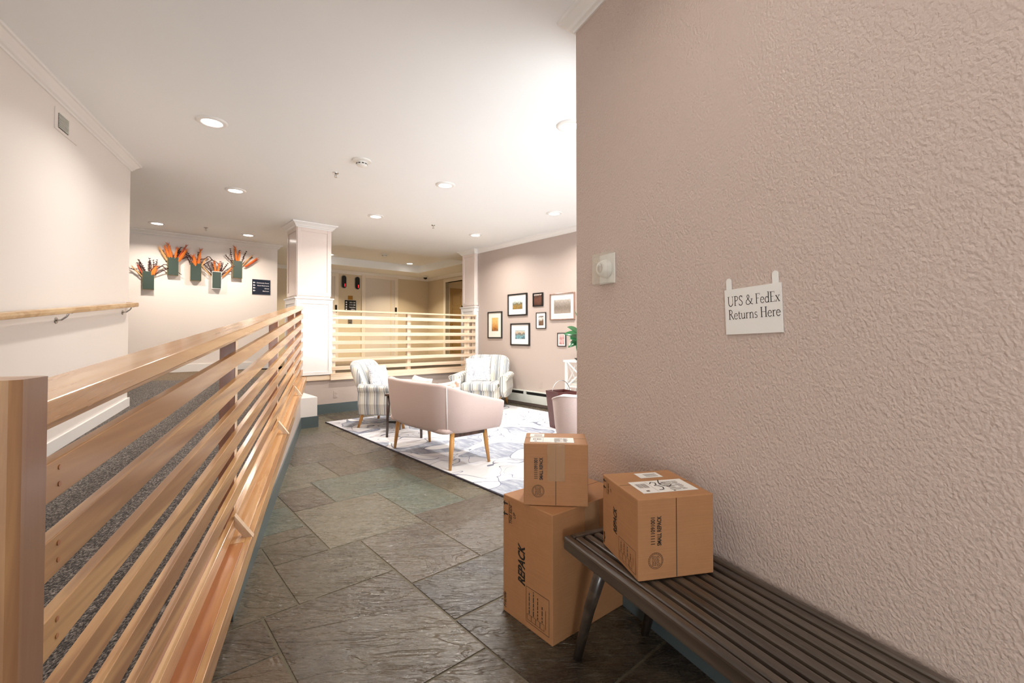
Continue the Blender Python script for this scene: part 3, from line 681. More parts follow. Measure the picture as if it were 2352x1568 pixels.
for (xl, xr, yt, yb_, sd, which) in vases:
    a = on_land(xl, yt, .07); b = on_land(xr, yt, .07); ua, ub = to_uv(a)[0], to_uv(b)[0]; zt = (a.z + b.z)/2; zb = on_land((xl+xr)/2, yb_, .07).z
    wv_ = ub-ua; cu_ = (ua+ub)/2; base = uv(cu_, VF, zb); H_ = zt-zb
    v_ = thing('wall_vase', 'dark green wall vase, ' + which, 'vase', base, TH, 'wall vases on the landing wall')
    edge = M['white_trim'] if sd == 4 else M['sage_frame']
    mb = MB(); mb.box(-wv_/2, wv_/2, -.002, 0, 0, H_); mb.box(-wv_/2, -wv_/2+.006, -.07, -.002, 0, H_); mb.box(wv_/2-.006, wv_/2, -.07, -.002, 0, H_); mb.box(-wv_/2+.006, wv_/2-.006, -.07, -.002, 0, .008)
    if sd == 4: mb.box(-wv_/2+.006, wv_/2-.006, -.07, -.062, H_-.01, H_)
    mb.build('shell', edge, v_)
    e = .010 if sd == 4 else .003
    MB().box(-wv_/2+e, wv_/2-e, -.074, -.06, e, H_-e).build('front_panel', M['green_panel'], v_, bevel=.002)
    rng = random.Random(sd*17+3)
    f_ = thing('dried_flower_arrangement', {1: 'dark leafy sprigs with an orange tuft leaning right, in the lowest left vase', 2: 'tall orange plumes with dark twigs and a red-tipped stem, in the highest vase', 3: 'arching dark branches with one upright orange plume, in the middle vase', 4: 'fan of dark sprigs and orange stems in the white-edged vase', 5: 'one curled orange plume among small dark twigs in the rightmost vase'}[sd], 'dried flowers', uv(cu_, VF-.035, zt-.10), TH, 'dried flowers in the wall vases')
    nsp = {1: 9, 2: 8, 3: 5, 4: 11, 5: 7}[sd]
    for i in range(nsp):
        x = (i+.5)/nsp-.5; mb = MB(); sprig(mb, (x*wv_*.7, -.0, 0), (x*1.6 + rng.uniform(-.2, .2), -.1, 1), .26 + rng.uniform(-.05, .06), rng); mb.build('sprig', M['sprig_dark'], f_)
    pl = {1: [(.30, .2, .026, 'orange'), (.42, .19, .024, 'orange'), (-.5, .2, .010, 'rust'), (-.75, .2, .01, 'pale')], 2: [(-.25, .30, .02, 'orange'), (-.1, .33, .02, 'orange'), (.12, .27, .02, 'orange'), (.5, .3, .028, 'orange'), (.35, .36, .012, 'rust'), (-.6, .28, .016, 'pale')],
          3: [(-.05, .24, .026, 'orange'), (.18, .36, .02, 'orange'), (-.2, .2, .02, 'orange'), (.5, .22, .012, 'pale')], 4: [(-.12, .27, .014, 'orange'), (.06, .26, .014, 'orange'), (.85, .26, .012, 'orange'), (-.8, .26, .008, 'pale')], 5: [(-.05, .36, .017, 'orange'), (.02, .26, .018, 'orange'), (1.3, .24, .016, 'rust'), (1.1, .28, .012, 'orange'), (.7, .27, .01, 'pale')]}[sd]
    for x, L, wid, cn in pl:
        mb = MB(); plume(mb, (x*.1, -.015, 0), (x, -.08, 1), L, wid, rng); mb.build('plume', M['plume_' + cn], f_)
    if sd in (1, 3):   # long arching branch
        for s_, L in (((1, .33), (1, .42)) if sd == 1 else ((-1, .40), (-1, .36), (1, .34))):
            mb = MB(); pts = [Vector((s_*(.03 + L*q), -.03, .10 + (.17 if L > .35 else .12)*math.sin(PI*min(1, q*1.15))**.8 * (1 if sd == 3 else .7) + .02*math.sin(q*17))) for q in [i/12 for i in range(13)]]
            mb.tube(pts, [.007]*9 + [.005]*4, 6); mb.build('branch', M['sprig_dark'], f_)

# directory sign on the landing wall
a = on_land(579.5, 641, .012); b = on_land(621, 641, .012); zb = on_land(600, 676, .012).z; zt = on_land(600, 642, .012).z
ua, ub = to_uv(a)[0], to_uv(b)[0]
ds = thing('directory_sign', 'dark blue glossy direction sign with white arrows and room names, right of the vases', 'sign', uv(ua, VF, zb), TH)
Wd, Hd = ub-ua, zt-zb
MB().box(0, Wd, -.012, 0, 0, Hd).build('panel', M['navy'], ds)
for i, tx in enumerate(('Community Room', 'Guest Restrooms', 'Library', 'Mailroom')):
    mb = MB(); z = Hd*(.74-.18*i); text_mesh(mb, tx, Hd*.10, (Wd*.93, -.0135, z), (1, 0, 0), (0, 0, 1), 'RIGHT', .0005)
    mb.lathe([(0, 0), (.014, 0)], 12, Matrix.Translation((Wd*.09, -.0135, z+.012)) @ Matrix.Rotation(PI/2, 4, 'X'))
    stroke(mb, (Wd*.09, -.0135, z+.012), (1, 0, 0), (0, 0, 1), [(0, 0), (.03, 0)], .006)
    mb.build('lettering_line', M['sign_text'], ds)

# ================================================================== LOBBY
def on_el(px, py, off=0.0): return vp(px, py, uv(0, VE-off), AZ_A - PI/2)
def el_rect(l, r_, t_, b_):
    ua = to_uv(on_el(l, (t_+b_)/2))[0]; ub = to_uv(on_el(r_, (t_+b_)/2))[0]; m = (l+r_)/2; return ua, ub, on_el(m, t_).z, on_el(m, b_).z
def elevator(l, r_, t_, name_, lab):
    ua, ub, zt, _ = el_rect(l, r_, t_, 800)
    e = thing('elevator_door', lab, 'elevator', uv(ua, VE, ZP), TH, 'elevator doors'); w_ = ub-ua; h = zt-ZP
    mb = MB(); mb.box(-.1, 0, -.03, 0, 0, h+.1); mb.box(w_, w_+.1, -.03, 0, 0, h+.1); mb.box(0, w_, -.03, 0, h, h+.1); mb.build('door_frame', M['door_trim'], e, bevel=.004)
    MB().box(0, w_, -.008, -.001, .01, h).build('door_panel', M['door_grey'], e)
    MB().box(w_-.14, w_-.10, -.009, -.0085, .01, h).build('door_edge', M['beige'], e)
    zz = (1.62 - ZP + .25); MB().box(w_+.0, w_+.06, -.035, -.031, zz, zz+.2).build('jamb_plate', M['black'], e)
elevator(700, 768, 632, 'a', 'pale elevator door half hidden behind the panelled column')
elevator(838, 906, 641, 'b', 'pale elevator door between the floor indicators and the lobby corner')
for px, py, lab in ((789, 647, 'left of the two black oval floor indicators with a red numeral between the elevators'), (820, 650, 'right of the two black oval floor indicators with a red numeral between the elevators')):
    c0 = on_el(px, py); u_c = to_uv(c0)[0]; h = .335; w_ = .125
    fi = thing('floor_indicator', lab, 'indicator', uv(u_c, VE, c0.z), TH, 'elevator floor indicators')
    def stad(w, h, n=14): return [(w/2*math.cos(PI*i/n), (h-w)/2 + w/2*math.sin(PI*i/n)) for i in range(n+1)] + [(-w/2*math.cos(PI*i/n), -(h-w)/2 - w/2*math.sin(PI*i/n)) for i in range(n+1)]
    for nm, ww, hh, d0_, d1_, mt in (('bezel', w_+.03, h+.03, 0, -.03, 'chrome'), ('face', w_, h, -.03, -.034, 'black')):
        mb = MB(); A0 = [mb.bm.verts.new((x, d0_, z)) for x, z in stad(ww, hh)]; A1 = [mb.bm.verts.new((x, d1_, z)) for x, z in stad(ww, hh)]; n = len(A0)
        mb.bm.faces.new(A0); mb.bm.faces.new(A1[::-1])
        for i in range(n): mb.bm.faces.new((A0[i], A0[(i+1) % n], A1[(i+1) % n], A1[i]))
        mb.build(nm, M[mt], fi)
    mb = MB(); text_mesh(mb, '1', .11, (.0, -.0345, -h*.38), (1, 0, 0), (0, 0, 1), 'LEFT', .004); mb.build('numeral', M['red_lamp'], fi)
ua, ub, zt, zb = el_rect(799, 810, 679, 688); tag(MB().box(0, ub-ua, -.008, 0, 0, zt-zb).build('brass_plate', M['brass'], loc=uv(ua, VE, zb), rotz=TH), 'small brass plate above the black elevator sign', 'plate')
ua, ub, zt, zb = el_rect(791.5, 817.5, 689.5, 714)
es = thing('elevator_sign', 'black directory sign with white lettering between the elevators', 'sign', uv(ua, VE, zb), TH); Wd, Hd = ub-ua, zt-zb
MB().box(0, Wd, -.01, 0, 0, Hd).build('panel', M['black'], es)
for i, tx in enumerate(('101-110', '111-120', 'Laundry', 'Office')):
    mb = MB(); z = Hd*(.74-.22*i); text_mesh(mb, tx, Hd*.17, (Wd*.93, -.0115, z), (1, 0, 0), (0, 0, 1), 'RIGHT', .001); mb.lathe([(0, 0), (.02, 0)], 10, Matrix.Translation((Wd*.14, -.0115, z+.02)) @ Matrix.Rotation(PI/2, 4, 'X'))
    mb.build('lettering_line', M['sign_text'], es)
ua, ub, zt, zb = el_rect(799, 808.5, 732, 740)
cp = thing('call_button_plate', 'small grey call button plate below the elevator sign', 'button', uv(ua, VE, zb-.08), TH); MB().box(0, ub-ua, -.008, 0, 0, zt-zb+.08).build('plate', M['chrome'], cp); MB().box((ub-ua)*.4, (ub-ua)*.6, -.012, -.008, .06, .08).build('button', M['black'], cp)
# small dome camera on the lobby ceiling
q = hz(977, 634, ZC); dc = thing('dome_camera', 'small black dome camera on the lobby ceiling near the corner', 'camera', (q.x, q.y, ZC))
MB().lathe([(0, 0), (.085, 0), (.085, -.03), (.06, -.045)], 20).build('housing', M['plastic'], dc, smooth=True); MB().lathe([(.06, -.045), (.05, -.075), (.02, -.095), (0, -.098)], 20).build('dome', M['black'], dc, smooth=True)
# six-panel door in the corridor
VD = VE-.9; ua = to_uv(vp(1030, 700, uv(0, VD), AZ_A-PI/2))[0]; dn = bpy.data.objects.new('door_3', None); COL.objects.link(dn); struct(dn); dn.location = uv(ua, VD-.002, ZP); dn.rotation_euler = (0, 0, TH)
MB().box(0, .95, -.03, 0, .01, 2.05).build('door_panel', M['door_brown'], dn); mb = MB()
for x0, x1 in ((.12, .42), (.53, .83)):
    for z0, z1 in ((.15, .75), (.85, 1.45), (1.55, 1.85)):
        mb.box(x0, x1, -.036, -.03, z0, z0+.02); mb.box(x0, x1, -.036, -.03, z1-.02, z1); mb.box(x0, x0+.02, -.036, -.03, z0, z1); mb.box(x1-.02, x1, -.036, -.03, z0, z1)
mb.build('panel_moulding', M['door_brown'], dn, bevel=.003); MB().box(.45, .51, -.036, -.03, 1.35, 1.55).build('number_plate', M['black'], dn)
MB().lathe([(0, .05), (.03, .05), (.03, .02), (.012, .0), (0, 0)], 14, Matrix.Translation((.06, -.03, .95)) @ Matrix.Rotation(PI/2, 4, 'X')).build('door_knob', M['brass'], dn, smooth=True)

# ================================================================== CEILING FIXTURES
def downlight(px, py, lab, z=ZC, power=15, scale=1.0, tint=(1.0, .94, .86), at=None):
    q = Vector((at[0], at[1], z)) if at else hz(px, py, z); r = thing('downlight', lab, 'ceiling light', (q.x, q.y, z), 0, 'recessed ceiling lights')
    MB().lathe([(.112*scale, 0), (.112*scale, -.006), (.10*scale, -.013), (.078*scale, -.015), (.072*scale, -.008), (.072*scale, 0)], 32).build('trim_ring', M['white_trim'], r, smooth=True)
    MB().lathe([(0, -.010), (.072*scale, -.010)], 32).build('lens', M['lens'], r)
    a = area('lamp', (0, 0, -.03), (0, 0, -1), .14, .14, power, tint, 'DISK', r); a.data.spread = R(150 if z == ZC else 118)
for px, py, lab in ((487, 279, 'largest ceiling downlight, nearest on the left side of the ceiling'), (1309, 288, 'ceiling downlight cut off by the corner of the textured wall'), (541, 436.5, 'ceiling downlight between the nearest left one and the vases'),
                    (1023, 424, 'ceiling downlight right of the smoke detector'), (863, 496, 'ceiling downlight right of the panelled column'), (1273, 489, 'ceiling downlight at the right above the framed pictures'),
                    (361, 512, 'ceiling downlight above the left vases'), (570, 539, 'ceiling downlight above the rightmost vase'), (1092, 539, 'ceiling downlight above the pilaster')):
    downlight(px, py, lab, power=16 if px < 600 and py > 500 else (11 if px < 600 else 24), tint=(1.0, .86, .74) if px < 600 and py > 400 else (1.0, .95, .89))
downlight(758, 583.5, 'downlight in the raised ceiling tray peeking out beside the column', TZ, 40, tint=(1.0, .84, .62)); downlight(941, 604.5, 'downlight in the raised ceiling tray before the elevators', TZ, 40, tint=(1.0, .84, .62))
cq = uv(UL+1.6, 10.2); downlight(0, 0, 'unseen ceiling downlight added in the corridor beyond the lobby doorway', power=30, tint=(1.0, .80, .50), at=(cq.x, cq.y))  # unseen lamp added to brighten the corridor behind the doorway
for x, y, lab in ((.0, 1.3, 'unseen ceiling downlight added above the bench end'), (-1.3, .7, 'unseen ceiling downlight added above the ramp rail'), (1.15, -.35, 'unseen ceiling downlight added above the near bench'), (-.35, -1.2, 'unseen ceiling downlight added behind the viewer before the entrance'), (-3.2, -.6, 'unseen ceiling downlight added above the foot of the ramp')):
    downlight(0, 0, lab, power=3.5, at=(x, y))  # unseen lamps added overhead to brighten the textured wall
def smoke(px, py, lab, z, s=1.0):
    q = hz(px, py, z); r = thing('smoke_detector', lab, 'smoke detector', (q.x, q.y, z), 0, 'smoke detectors')
    MB().lathe([(0, 0), (.095*s, 0), (.095*s, -.012), (.06*s, -.018), (.055*s, -.018)], 28).build('mounting_plate', M['plastic'], r, smooth=False)
    MB().lathe([(0, -.018), (.056*s, -.018), (.056*s, -.05*s), (.045*s, -.062*s), (.02*s, -.07*s), (0, -.07*s)], 28).build('sensor_body', M['plastic'], r, smooth=False)
    mb = MB()
    for k in range(10): mb.box(.0555*s, .0575*s, -.011*s, .011*s, -.046*s, -.036*s, Matrix.Rotation(2*PI*k/10 + .2, 4, 'Z'))
    mb.build('intake_slot', M['black'], r)
smoke(831, 368.5, 'white smoke detector on the ceiling ahead of the sprinkler', ZC, .95); smoke(883, 583, 'smoke detector in the raised tray before the elevators', TZ, 1.0)
for px, py, lab in ((771, 397, 'ceiling sprinkler left of the near smoke detector'), (995, 517, 'tiny ceiling sprinkler before the pilaster'), (473, 522.5, 'tiny ceiling sprinkler above the vases')):
    q = hz(px, py, ZC); r = thing('sprinkler', lab, 'sprinkler', (q.x, q.y, ZC), 0, 'ceiling sprinklers')
    MB().lathe([(0, 0), (.032, 0), (.03, -.006), (.012, -.008)], 18).build('escutcheon', M['chrome'], r); mb = MB(); mb.tube([(0, 0, -.006), (0, 0, -.03)], .006, 8); mb.tube([(.012, 0, -.02), (.009, 0, -.045)], .0022, 5); mb.tube([(-.012, 0, -.02), (-.009, 0, -.045)], .0022, 5)
    mb.build('head', M['chrome'], r); MB().lathe([(0, -.047), (.016, -.047), (.016, -.049), (0, -.049)], 14).build('deflector', M['chrome'], r)

# ================================================================== TEXTURED WALL: strobe cover and paper sign
def on_w(px, py, off=0.0): return vp(px, py, WB - WN*off, AZ_W)
def w_local(p): q = Vector((p.x, p.y, 0)) - Vector((WB.x, WB.y, 0)); return q.dot(WD)
ya = w_local(on_w(1379, 620)); yb = w_local(on_w(1414, 620)); zt = on_w(1391, 585).z; zb = on_w(1391, 653).z
al = thing('motion_detector', 'round white wall device under a clear plastic guard, near the corner of the textured wall', 'detector', WB + WD*((ya+yb)/2) + Vector((0, 0, (zt+zb)/2)), RW)
hw = abs(ya-yb)/2; hh = (zt-zb)/2
MB().box(-.006, 0, -hw, hw, -hh, hh).build('back_plate', M['plastic'], al, bevel=.003)
mb = MB(); MX = Matrix.Rotation(-PI/2, 4, 'Y')
mb.lathe([(0, .0), (.046, .0), (.046, .008), (.043, .022), (.034, .04), (.024, .043), (0, .043)], 28, Matrix.Translation((-.006, 0, 0)) @ MX); mb.build('dome_body', M['plastic'], al, smooth=True)
MB().lathe([(0, .045), (.012, .0445), (.019, .0432)], 20, Matrix.Translation((-.006, 0, 0)) @ MX).build('lens', M['chrome'], al, smooth=True)
mb = MB(); wl = .003; dp = .052
mb.box(-dp, -dp+wl, -hw, hw, -hh, hh); mb.box(-dp+wl, 0, -hw, -hw+wl, -hh, hh); mb.box(-dp+wl, 0, hw-wl, hw, -hh, hh); mb.box(-dp+wl, 0, -hw+wl, hw-wl, -hh, -hh+wl); mb.box(-dp+wl, 0, -hw+wl, hw-wl, hh-wl, hh)
mb.build('clear_guard', M['clear'], al, bevel=.002)
# sign
tl, tr_, bl, br = on_w(1664.5, 667, .006), on_w(1794, 647.5, .006), on_w(1668, 768.5, .006), on_w(1797.5, 762.5, .006)
wS = (w_local(tl)-w_local(tr_) + w_local(bl)-w_local(br))/2; hS = ((tl.z-bl.z)+(tr_.z-br.z))/2; cS = (tl+tr_+bl+br)/4
tilt = math.atan2(((tr_.z-tl.z)+(br.z-bl.z))/2, wS)
sg = thing('paper_sign', 'white foam board notice reading UPS & FedEx Returns Here on the textured wall', 'sign', WB + WD*w_local(cS) + Vector((0, 0, cS.z)), RW)
sg.rotation_euler = (-tilt*0 , 0, RW)
T_ = Matrix.Rotation(-tilt, 4, 'X')      # turn within the plane of the wall
MB().box(-.007, -.001, -wS/2, wS/2, -hS/2, hS/2, T_).build('board', M['white_paper'], sg)
for yy in (.42, -.42):
    mb = MB(); pr = [(-.0105, 0), (.0105, 0)] + [(.0105*math.cos(R(a)), .034 + .0105*math.sin(R(a))) for a in range(0, 181, 20)]
    yo = wS*yy if yy > 0 else wS*-.41
    f0 = [mb.bm.verts.new(T_ @ Vector((-.0015, yo - x, hS/2 + z - .004))) for x, z in pr]; f1 = [mb.bm.verts.new(T_ @ Vector((-.004, yo - x, hS/2 + z - .004))) for x, z in pr]; n = len(f0)
    mb.bm.faces.new(f0); mb.bm.faces.new(f1[::-1])
    for i in range(n): mb.bm.faces.new((f0[i], f0[(i+1) % n], f1[(i+1) % n], f1[i]))
    mb.build('adhesive_tab', M['plastic'], sg)
TK, TN_ = .105, .045
GL = {'U': (.88, [([(.14, 1), (.14, .35)] + arc(.42, .33, .28, .33, 180, 350, 10), TK*.9), ([(.70, .3), (.70, 1)], TN_), ([(.0, .98), (.28, .98)], TN_), ([(.58, .98), (.82, .98)], TN_)]),
      'P': (.62, [([(.15, 0), (.15, 1)], TK), ([(.15, .98)] + arc(.25, .75, .27, .23, 90, -90, 10) + [(.15, .52)], TK*.7), ([(.02, .02), (.3, .02)], TN_), ([(.02, .98), (.2, .98)], TN_)]),
      'S': (.58, [(arc(.3, .76, .19, .21, 25, 230, 12) + [(.36, .47)] + arc(.27, .24, .22, .24, 50, -150, 12), TK*.8), ([(.48, .98), (.48, .78)], TN_), ([(.06, .02), (.06, .25)], TN_)]),
      '&': (.98, [([(.84, .52), (.78, .32), (.62, .1), (.4, .0), (.18, .04), (.09, .2), (.14, .38), (.32, .52), (.48, .66), (.52, .82), (.42, .97), (.3, .95), (.24, .82), (.3, .64), (.5, .38), (.72, .12), (.9, .01), (.98, .02)], TK*.75), ([(.7, .54), (.95, .54)], TN_)]),
      'F': (.58, [([(.15, 0), (.15, 1)], TK), ([(.02, .98), (.56, .98), (.56, .82)], TN_), ([(.15, .53), (.45, .53)], TN_), ([(.02, .02), (.3, .02)], TN_)]),
      'e': (.54, [(arc(.28, .3, .21, .29, 5, 325, 16), TK*.7), ([(.08, .34), (.49, .34)], TN_)]),
      'd': (.62, [([(.48, 0), (.48, 1.05)], TK*.85), (arc(.29, .29, .2, .28, 0, 360, 18), TK*.7), ([(.36, 1.03), (.48, 1.03)], TN_), ([(.48, .02), (.6, .02)], TN_)]),
      'E': (.64, [([(.15, 0), (.15, 1)], TK), ([(.02, .98), (.56, .98), (.56, .82)], TN_), ([(.15, .53), (.46, .53)], TN_), ([(.02, .02), (.6, .02), (.6, .2)], TN_)]),
      'x': (.56, [([(.09, .58), (.46, .02)], TK*.9), ([(.45, .58), (.08, .02)], TN_), ([(.0, .58), (.2, .58)], TN_), ([(.36, .58), (.54, .58)], TN_), ([(.0, .02), (.17, .02)], TN_), ([(.35, .02), (.56, .02)], TN_)]),
      'R': (.70, [([(.15, 0), (.15, 1)], TK), ([(.15, .98)] + arc(.25, .75, .24, .23, 90, -90, 10) + [(.15, .52)], TK*.7), ([(.3, .52), (.62, .03), (.7, .02)], TK*.9), ([(.02, .02), (.3, .02)], TN_), ([(.02, .98), (.2, .98)], TN_)]),
      't': (.36, [([(.16, .76), (.16, .14), (.2, .04), (.28, .01), (.35, .05)], TK*.85), ([(.03, .57), (.33, .57)], TN_)]),
      'u': (.62, [([(.13, .58), (.13, .16), (.18, .04), (.28, .01), (.38, .06), (.47, .16)], TK*.75), ([(.48, .58), (.48, .0)], TK*.85), ([(.03, .57), (.13, .57)], TN_), ([(.38, .57), (.48, .57)], TN_), ([(.48, .02), (.58, .02)], TN_)]),
      'r': (.42, [([(.14, 0), (.14, .59)], TK*.85), ([(.14, .42), (.22, .54), (.32, .59), (.4, .55)], TK*.6), ([(.03, .02), (.26, .02)], TN_), ([(.03, .57), (.14, .57)], TN_)]),
      'n': (.64, [([(.14, 0), (.14, .59)], TK*.85), ([(.14, .42), (.24, .55), (.36, .59), (.46, .52), (.49, .4), (.49, 0)], TK*.75), ([(.03, .02), (.26, .02)], TN_), ([(.03, .57), (.14, .57)], TN_), ([(.38, .02), (.6, .02)], TN_)]),
      's': (.44, [(arc(.22, .44, .13, .135, 30, 230, 10) + arc(.2, .15, .15, .145, 50, -150, 10), TK*.65)]),
      'H': (.82, [([(.15, 0), (.15, 1)], TK), ([(.66, 0), (.66, 1)], TK), ([(.15, .52), (.66, .52)], TN_), ([(.02, .02), (.28, .02)], TN_), ([(.02, .98), (.28, .98)], TN_), ([(.53, .02), (.79, .02)], TN_), ([(.53, .98), (.79, .98)], TN_)]), ' ': (.30, [])}
cap = hS*.213
for line, zl, x0 in (('UPS & FedEx', hS*.125, .012), ('Returns Here', -hS*.170, .014)):
    adv = sum(GL[c_][0] for c_ in line); sX = (wS*.985 - x0)/adv
    x = x0; mb = MB()
    for k_, c_ in enumerate(line):
        wdt, st = GL[c_]
        for pts, wd in st: stroke(mb, T_ @ Vector((-.0074 - .00005*(k_ % 3), wS/2 - x, zl)), T_.to_3x3() @ Vector((0, -1, 0)), T_.to_3x3() @ Vector((0, 0, 1)), [(a*sX, b*cap) for a, b in pts], wd*sX)
        x += wdt*sX
    mb.build('lettering_line', M['ink'], sg)

# ================================================================== BENCH
ZB = 0.46
bf = hz(1292, 1228.6, ZB); bn = thing('slatted_bench', 'dark stained wooden bench with long rounded slats against the textured wall', 'bench', (bf.x, bf.y, 0), RW)
wB = (Vector((WB.x, WB.y, 0)) - Vector((bf.x, bf.y, 0))).dot(WN) - .016; LB = 1.72
# local: x toward the wall, y away from camera (bench runs to -y)
MB().box(0, .032, -LB, 0, ZB-.055, ZB).build('front_rail', M['bench_wood'], bn, bevel=.012, segs=3)
MB().box(wB-.032, wB, -LB, 0, ZB-.055, ZB).build('back_rail', M['bench_wood'], bn, bevel=.012, segs=3)
MB().box(.032, wB-.032, -.03, 0, ZB-.055, ZB-.002).build('end_rail', M['bench_wood'], bn, bevel=.006)
MB().box(.032, wB-.032, -LB, -LB+.03, ZB-.055, ZB-.002).build('end_rail', M['bench_wood'], bn, bevel=.006)
ns = 8; pitch = (wB-.064)/ns
for i in range(ns):
    x = .032 + pitch*(i+.5); MB().box(x-pitch*.36, x+pitch*.36, -LB+.03, -.03, ZB-.026, ZB-.003).build('slat', M['bench_wood'], bn, bevel=.009, segs=3)
for yy in (-.22, -.86, -1.5): MB().box(.032, wB-.032, yy-.025, yy+.025, ZB-.055, ZB-.027).build('cross_bar', M['bench_wood'], bn)
for x, y, dx, dy in ((.045, -.20, -.01, .15), (wB-.05, -.20, .005, .15), (.045, -LB+.2, -.01, -.15), (wB-.05, -LB+.2, .005, -.15)):
    MB().tube([(x, y, ZB-.04), (x+dx*.5, y+dy*.5, ZB*.5), (x+dx, y+dy, .0)], [.024, .021, .0165], 18).build('leg', M['bench_wood'], bn, smooth=True)

# ================================================================== CARDBOARD BOXES
def carton(name, loc, rotz, w_, d_, h_, label, tape=False, seam=True, marks=True, big=False, shiplabel=None):
    r = thing(name, label, 'box', loc, rotz, 'returned cardboard boxes')
    mb = MB(); mb.box(0, w_, 0, d_, 0, h_); mb.build('carton', M['card'], r, bevel=.0035, segs=2)
    e = .0006
    if seam: MB().box(w_*.50-.0012, w_*.50+.0012, -.0005, .0, .004, h_-.004).build('seam', M['dark_line'], r)
    mb = MB(); mb.box(.003, w_-.003, d_*.5-.0011, d_*.5+.0011, h_, h_+.0004); mb.build('top_seam', M['ink_soft'], r)
    if tape:
        mb = MB(); mb.box(w_*.37, w_*.64, -.0012, -.0006, h_*.40, h_-.001); mb.box(w_*.37, w_*.64, -.0012, d_*.3, h_+.0005, h_+.001); mb.build('packing_tape', M['tape'], r)
    Fo = Vector((0, -e, 0)); Fr, Fu = Vector((0, 0, 1)), Vector((-1, 0, 0))       # text running up the front face
    Lo = Vector((-e, 0, 0)); Lr, Lu = Vector((0, 0, 1)), Vector((0, 1, 0))        # text running up the left face
    def done(mb, nm, mt='ink'): mb.build(nm, M[mt], r)
    if not big:
        mb = MB(); ch = h_*.056
        text_mesh(mb, '11111091001', ch*1.38, Fo + Vector((w_*.215, 0, h_*.425)), Fr, Fu, bold=.0004, sx=h_*.40/(ch*1.38*6.25)); done(mb, 'printed_number'); mb = MB()
        text_mesh(mb, 'SMALL REPACK', ch*1.38, Fo + Vector((w_*.298, 0, h_*.415)), Fr, Fu, bold=.0006, sx=h_*.445/(ch*1.38*8.4)); done(mb, 'printed_size_name')
    mb = MB()
    text_mesh(mb, 'REPACK', .062 if big else .036, Lo + Vector((0, d_*.565 if not big else d_*.53, h_*.32)), Lr, Lu, bold=.0023 if big else .0014, shear=.3, sx=(.185 if big else .098)/((.062 if big else .036)*4.1)); done(mb, 'printed_word'); mb = MB()
    text_mesh(mb, 'Fragile', .026 if big else .016, Lo + Vector((0, d_*.93, h_*.035)), Lr, Lu, bold=.0005, shear=.3); done(mb, 'printed_warning'); mb = MB()
    text_mesh(mb, 'THIS SIDE', .025 if big else .012, Lo + Vector((0, d_*.80, h_*.77)), Lr, Lu, bold=.0003, shear=.2, sx=.8)
    text_mesh(mb, 'UP', .025 if big else .012, Lo + Vector((0, d_*.72, h_*.83)), Lr, Lu, bold=.0003, shear=.2, sx=.8)
    k_ = 1.6 if big else 1.0
    stroke(mb, Lo, Vector((0, 1, 0)), Vector((0, 0, 1)), [(d_*.865, h_*.77), (d_*.865, h_*.96)], .0016*k_)
    for zc_ in (.84, .93):    # two arrows side by side, pointing to the far edge
        a0 = d_*.89; stroke(mb, Lo, Vector((0, 1, 0)), Vector((0, 0, 1)), [(a0, h_*zc_), (a0+.016*k_, h_*zc_)], .004*k_)
        mb.poly([Lo + Vector((0, a0+.014*k_, h_*zc_-.008*k_)), Lo + Vector((0, a0+.014*k_, h_*zc_+.008*k_)), Lo + Vector((0, min(d_-.002, a0+.024*k_), h_*zc_))])
    done(mb, 'this_side_up_mark'); mb = MB()
    # tick-box panel
    ya, yb_, za, zb_ = d_*.06, d_*.50, h_*.055, h_*.335; lw_ = .0011*k_
    for P_ in ([(ya, za), (yb_, za)], [(yb_, za), (yb_, zb_)], [(yb_, zb_), (ya, zb_)], [(ya, zb_), (ya, za)]): stroke(mb, Lo, Vector((0, 1, 0)), Vector((0, 0, 1)), P_, lw_)
    for i in range(4):
        y_ = yb_ - (yb_-ya)*(.14+.19*i); q = (yb_-ya)*.085; zz = za+.006*k_
        for P_ in ([(y_-q, zz), (y_+q, zz)], [(y_+q, zz), (y_+q, zz+2*q)], [(y_+q, zz+2*q), (y_-q, zz+2*q)], [(y_-q, zz+2*q), (y_-q, zz)]): stroke(mb, Lo, Vector((0, 1, 0)), Vector((0, 0, 1)), P_, lw_*.8)
        z1 = zz+2*q+.004; end = zb_ - (zb_-za)*(.12, .05, .12, .3)[i]
        while z1 < end:
            L_ = random.choice((.5, .8, 1.1))*.012*k_; stroke(mb, Lo, Vector((0, 1, 0)), Vector((0, 0, 1)), [(y_, z1), (y_, min(end, z1+L_))], .0028*k_); z1 += L_+.0025*k_
    stroke(mb, Lo, Vector((0, 1, 0)), Vector((0, 0, 1)), [(yb_-(yb_-ya)*.86, za+.02), (yb_-(yb_-ya)*.86, zb_-(zb_-za)*.35)], .0014*k_)
    done(mb, 'tick_box_panel')
    if not big:   # carton maker's round stamp
        mb = MB(); cx_, cz_ = w_*.225, h_*.235; rr_ = h_*.098
        for q in (rr_, rr_*.84): stroke(mb, Fo, (1, 0, 0), (0, 0, 1), arc(cx_, cz_, q, q, 0, 360, 40), rr_*.06)
        for i in range(22):
            a_ = 2*PI*i/22
            if 14 < i < 20: continue
            stroke(mb, Fo, (1, 0, 0), (0, 0, 1), [(cx_+rr_*.9*math.cos(a_), cz_+rr_*.9*math.sin(a_)), (cx_+rr_*.98*math.cos(a_), cz_+rr_*.98*math.sin(a_))], rr_*.05)
        rq = random.Random(5)
        for row in range(7):
            z_ = cz_ - rr_*.55 + rr_*.18*row; x_ = cx_ - rr_*.5
            while x_ < cx_ + rr_*.5:
                L_ = rq.uniform(.1, .3)*rr_; stroke(mb, Fo, (1, 0, 0), (0, 0, 1), [(x_, z_), (min(x_+L_, cx_+rr_*.55), z_)], rr_*.09); x_ += L_ + rr_*.08
        mb.build('round_stamp', M['ink_soft'], r)
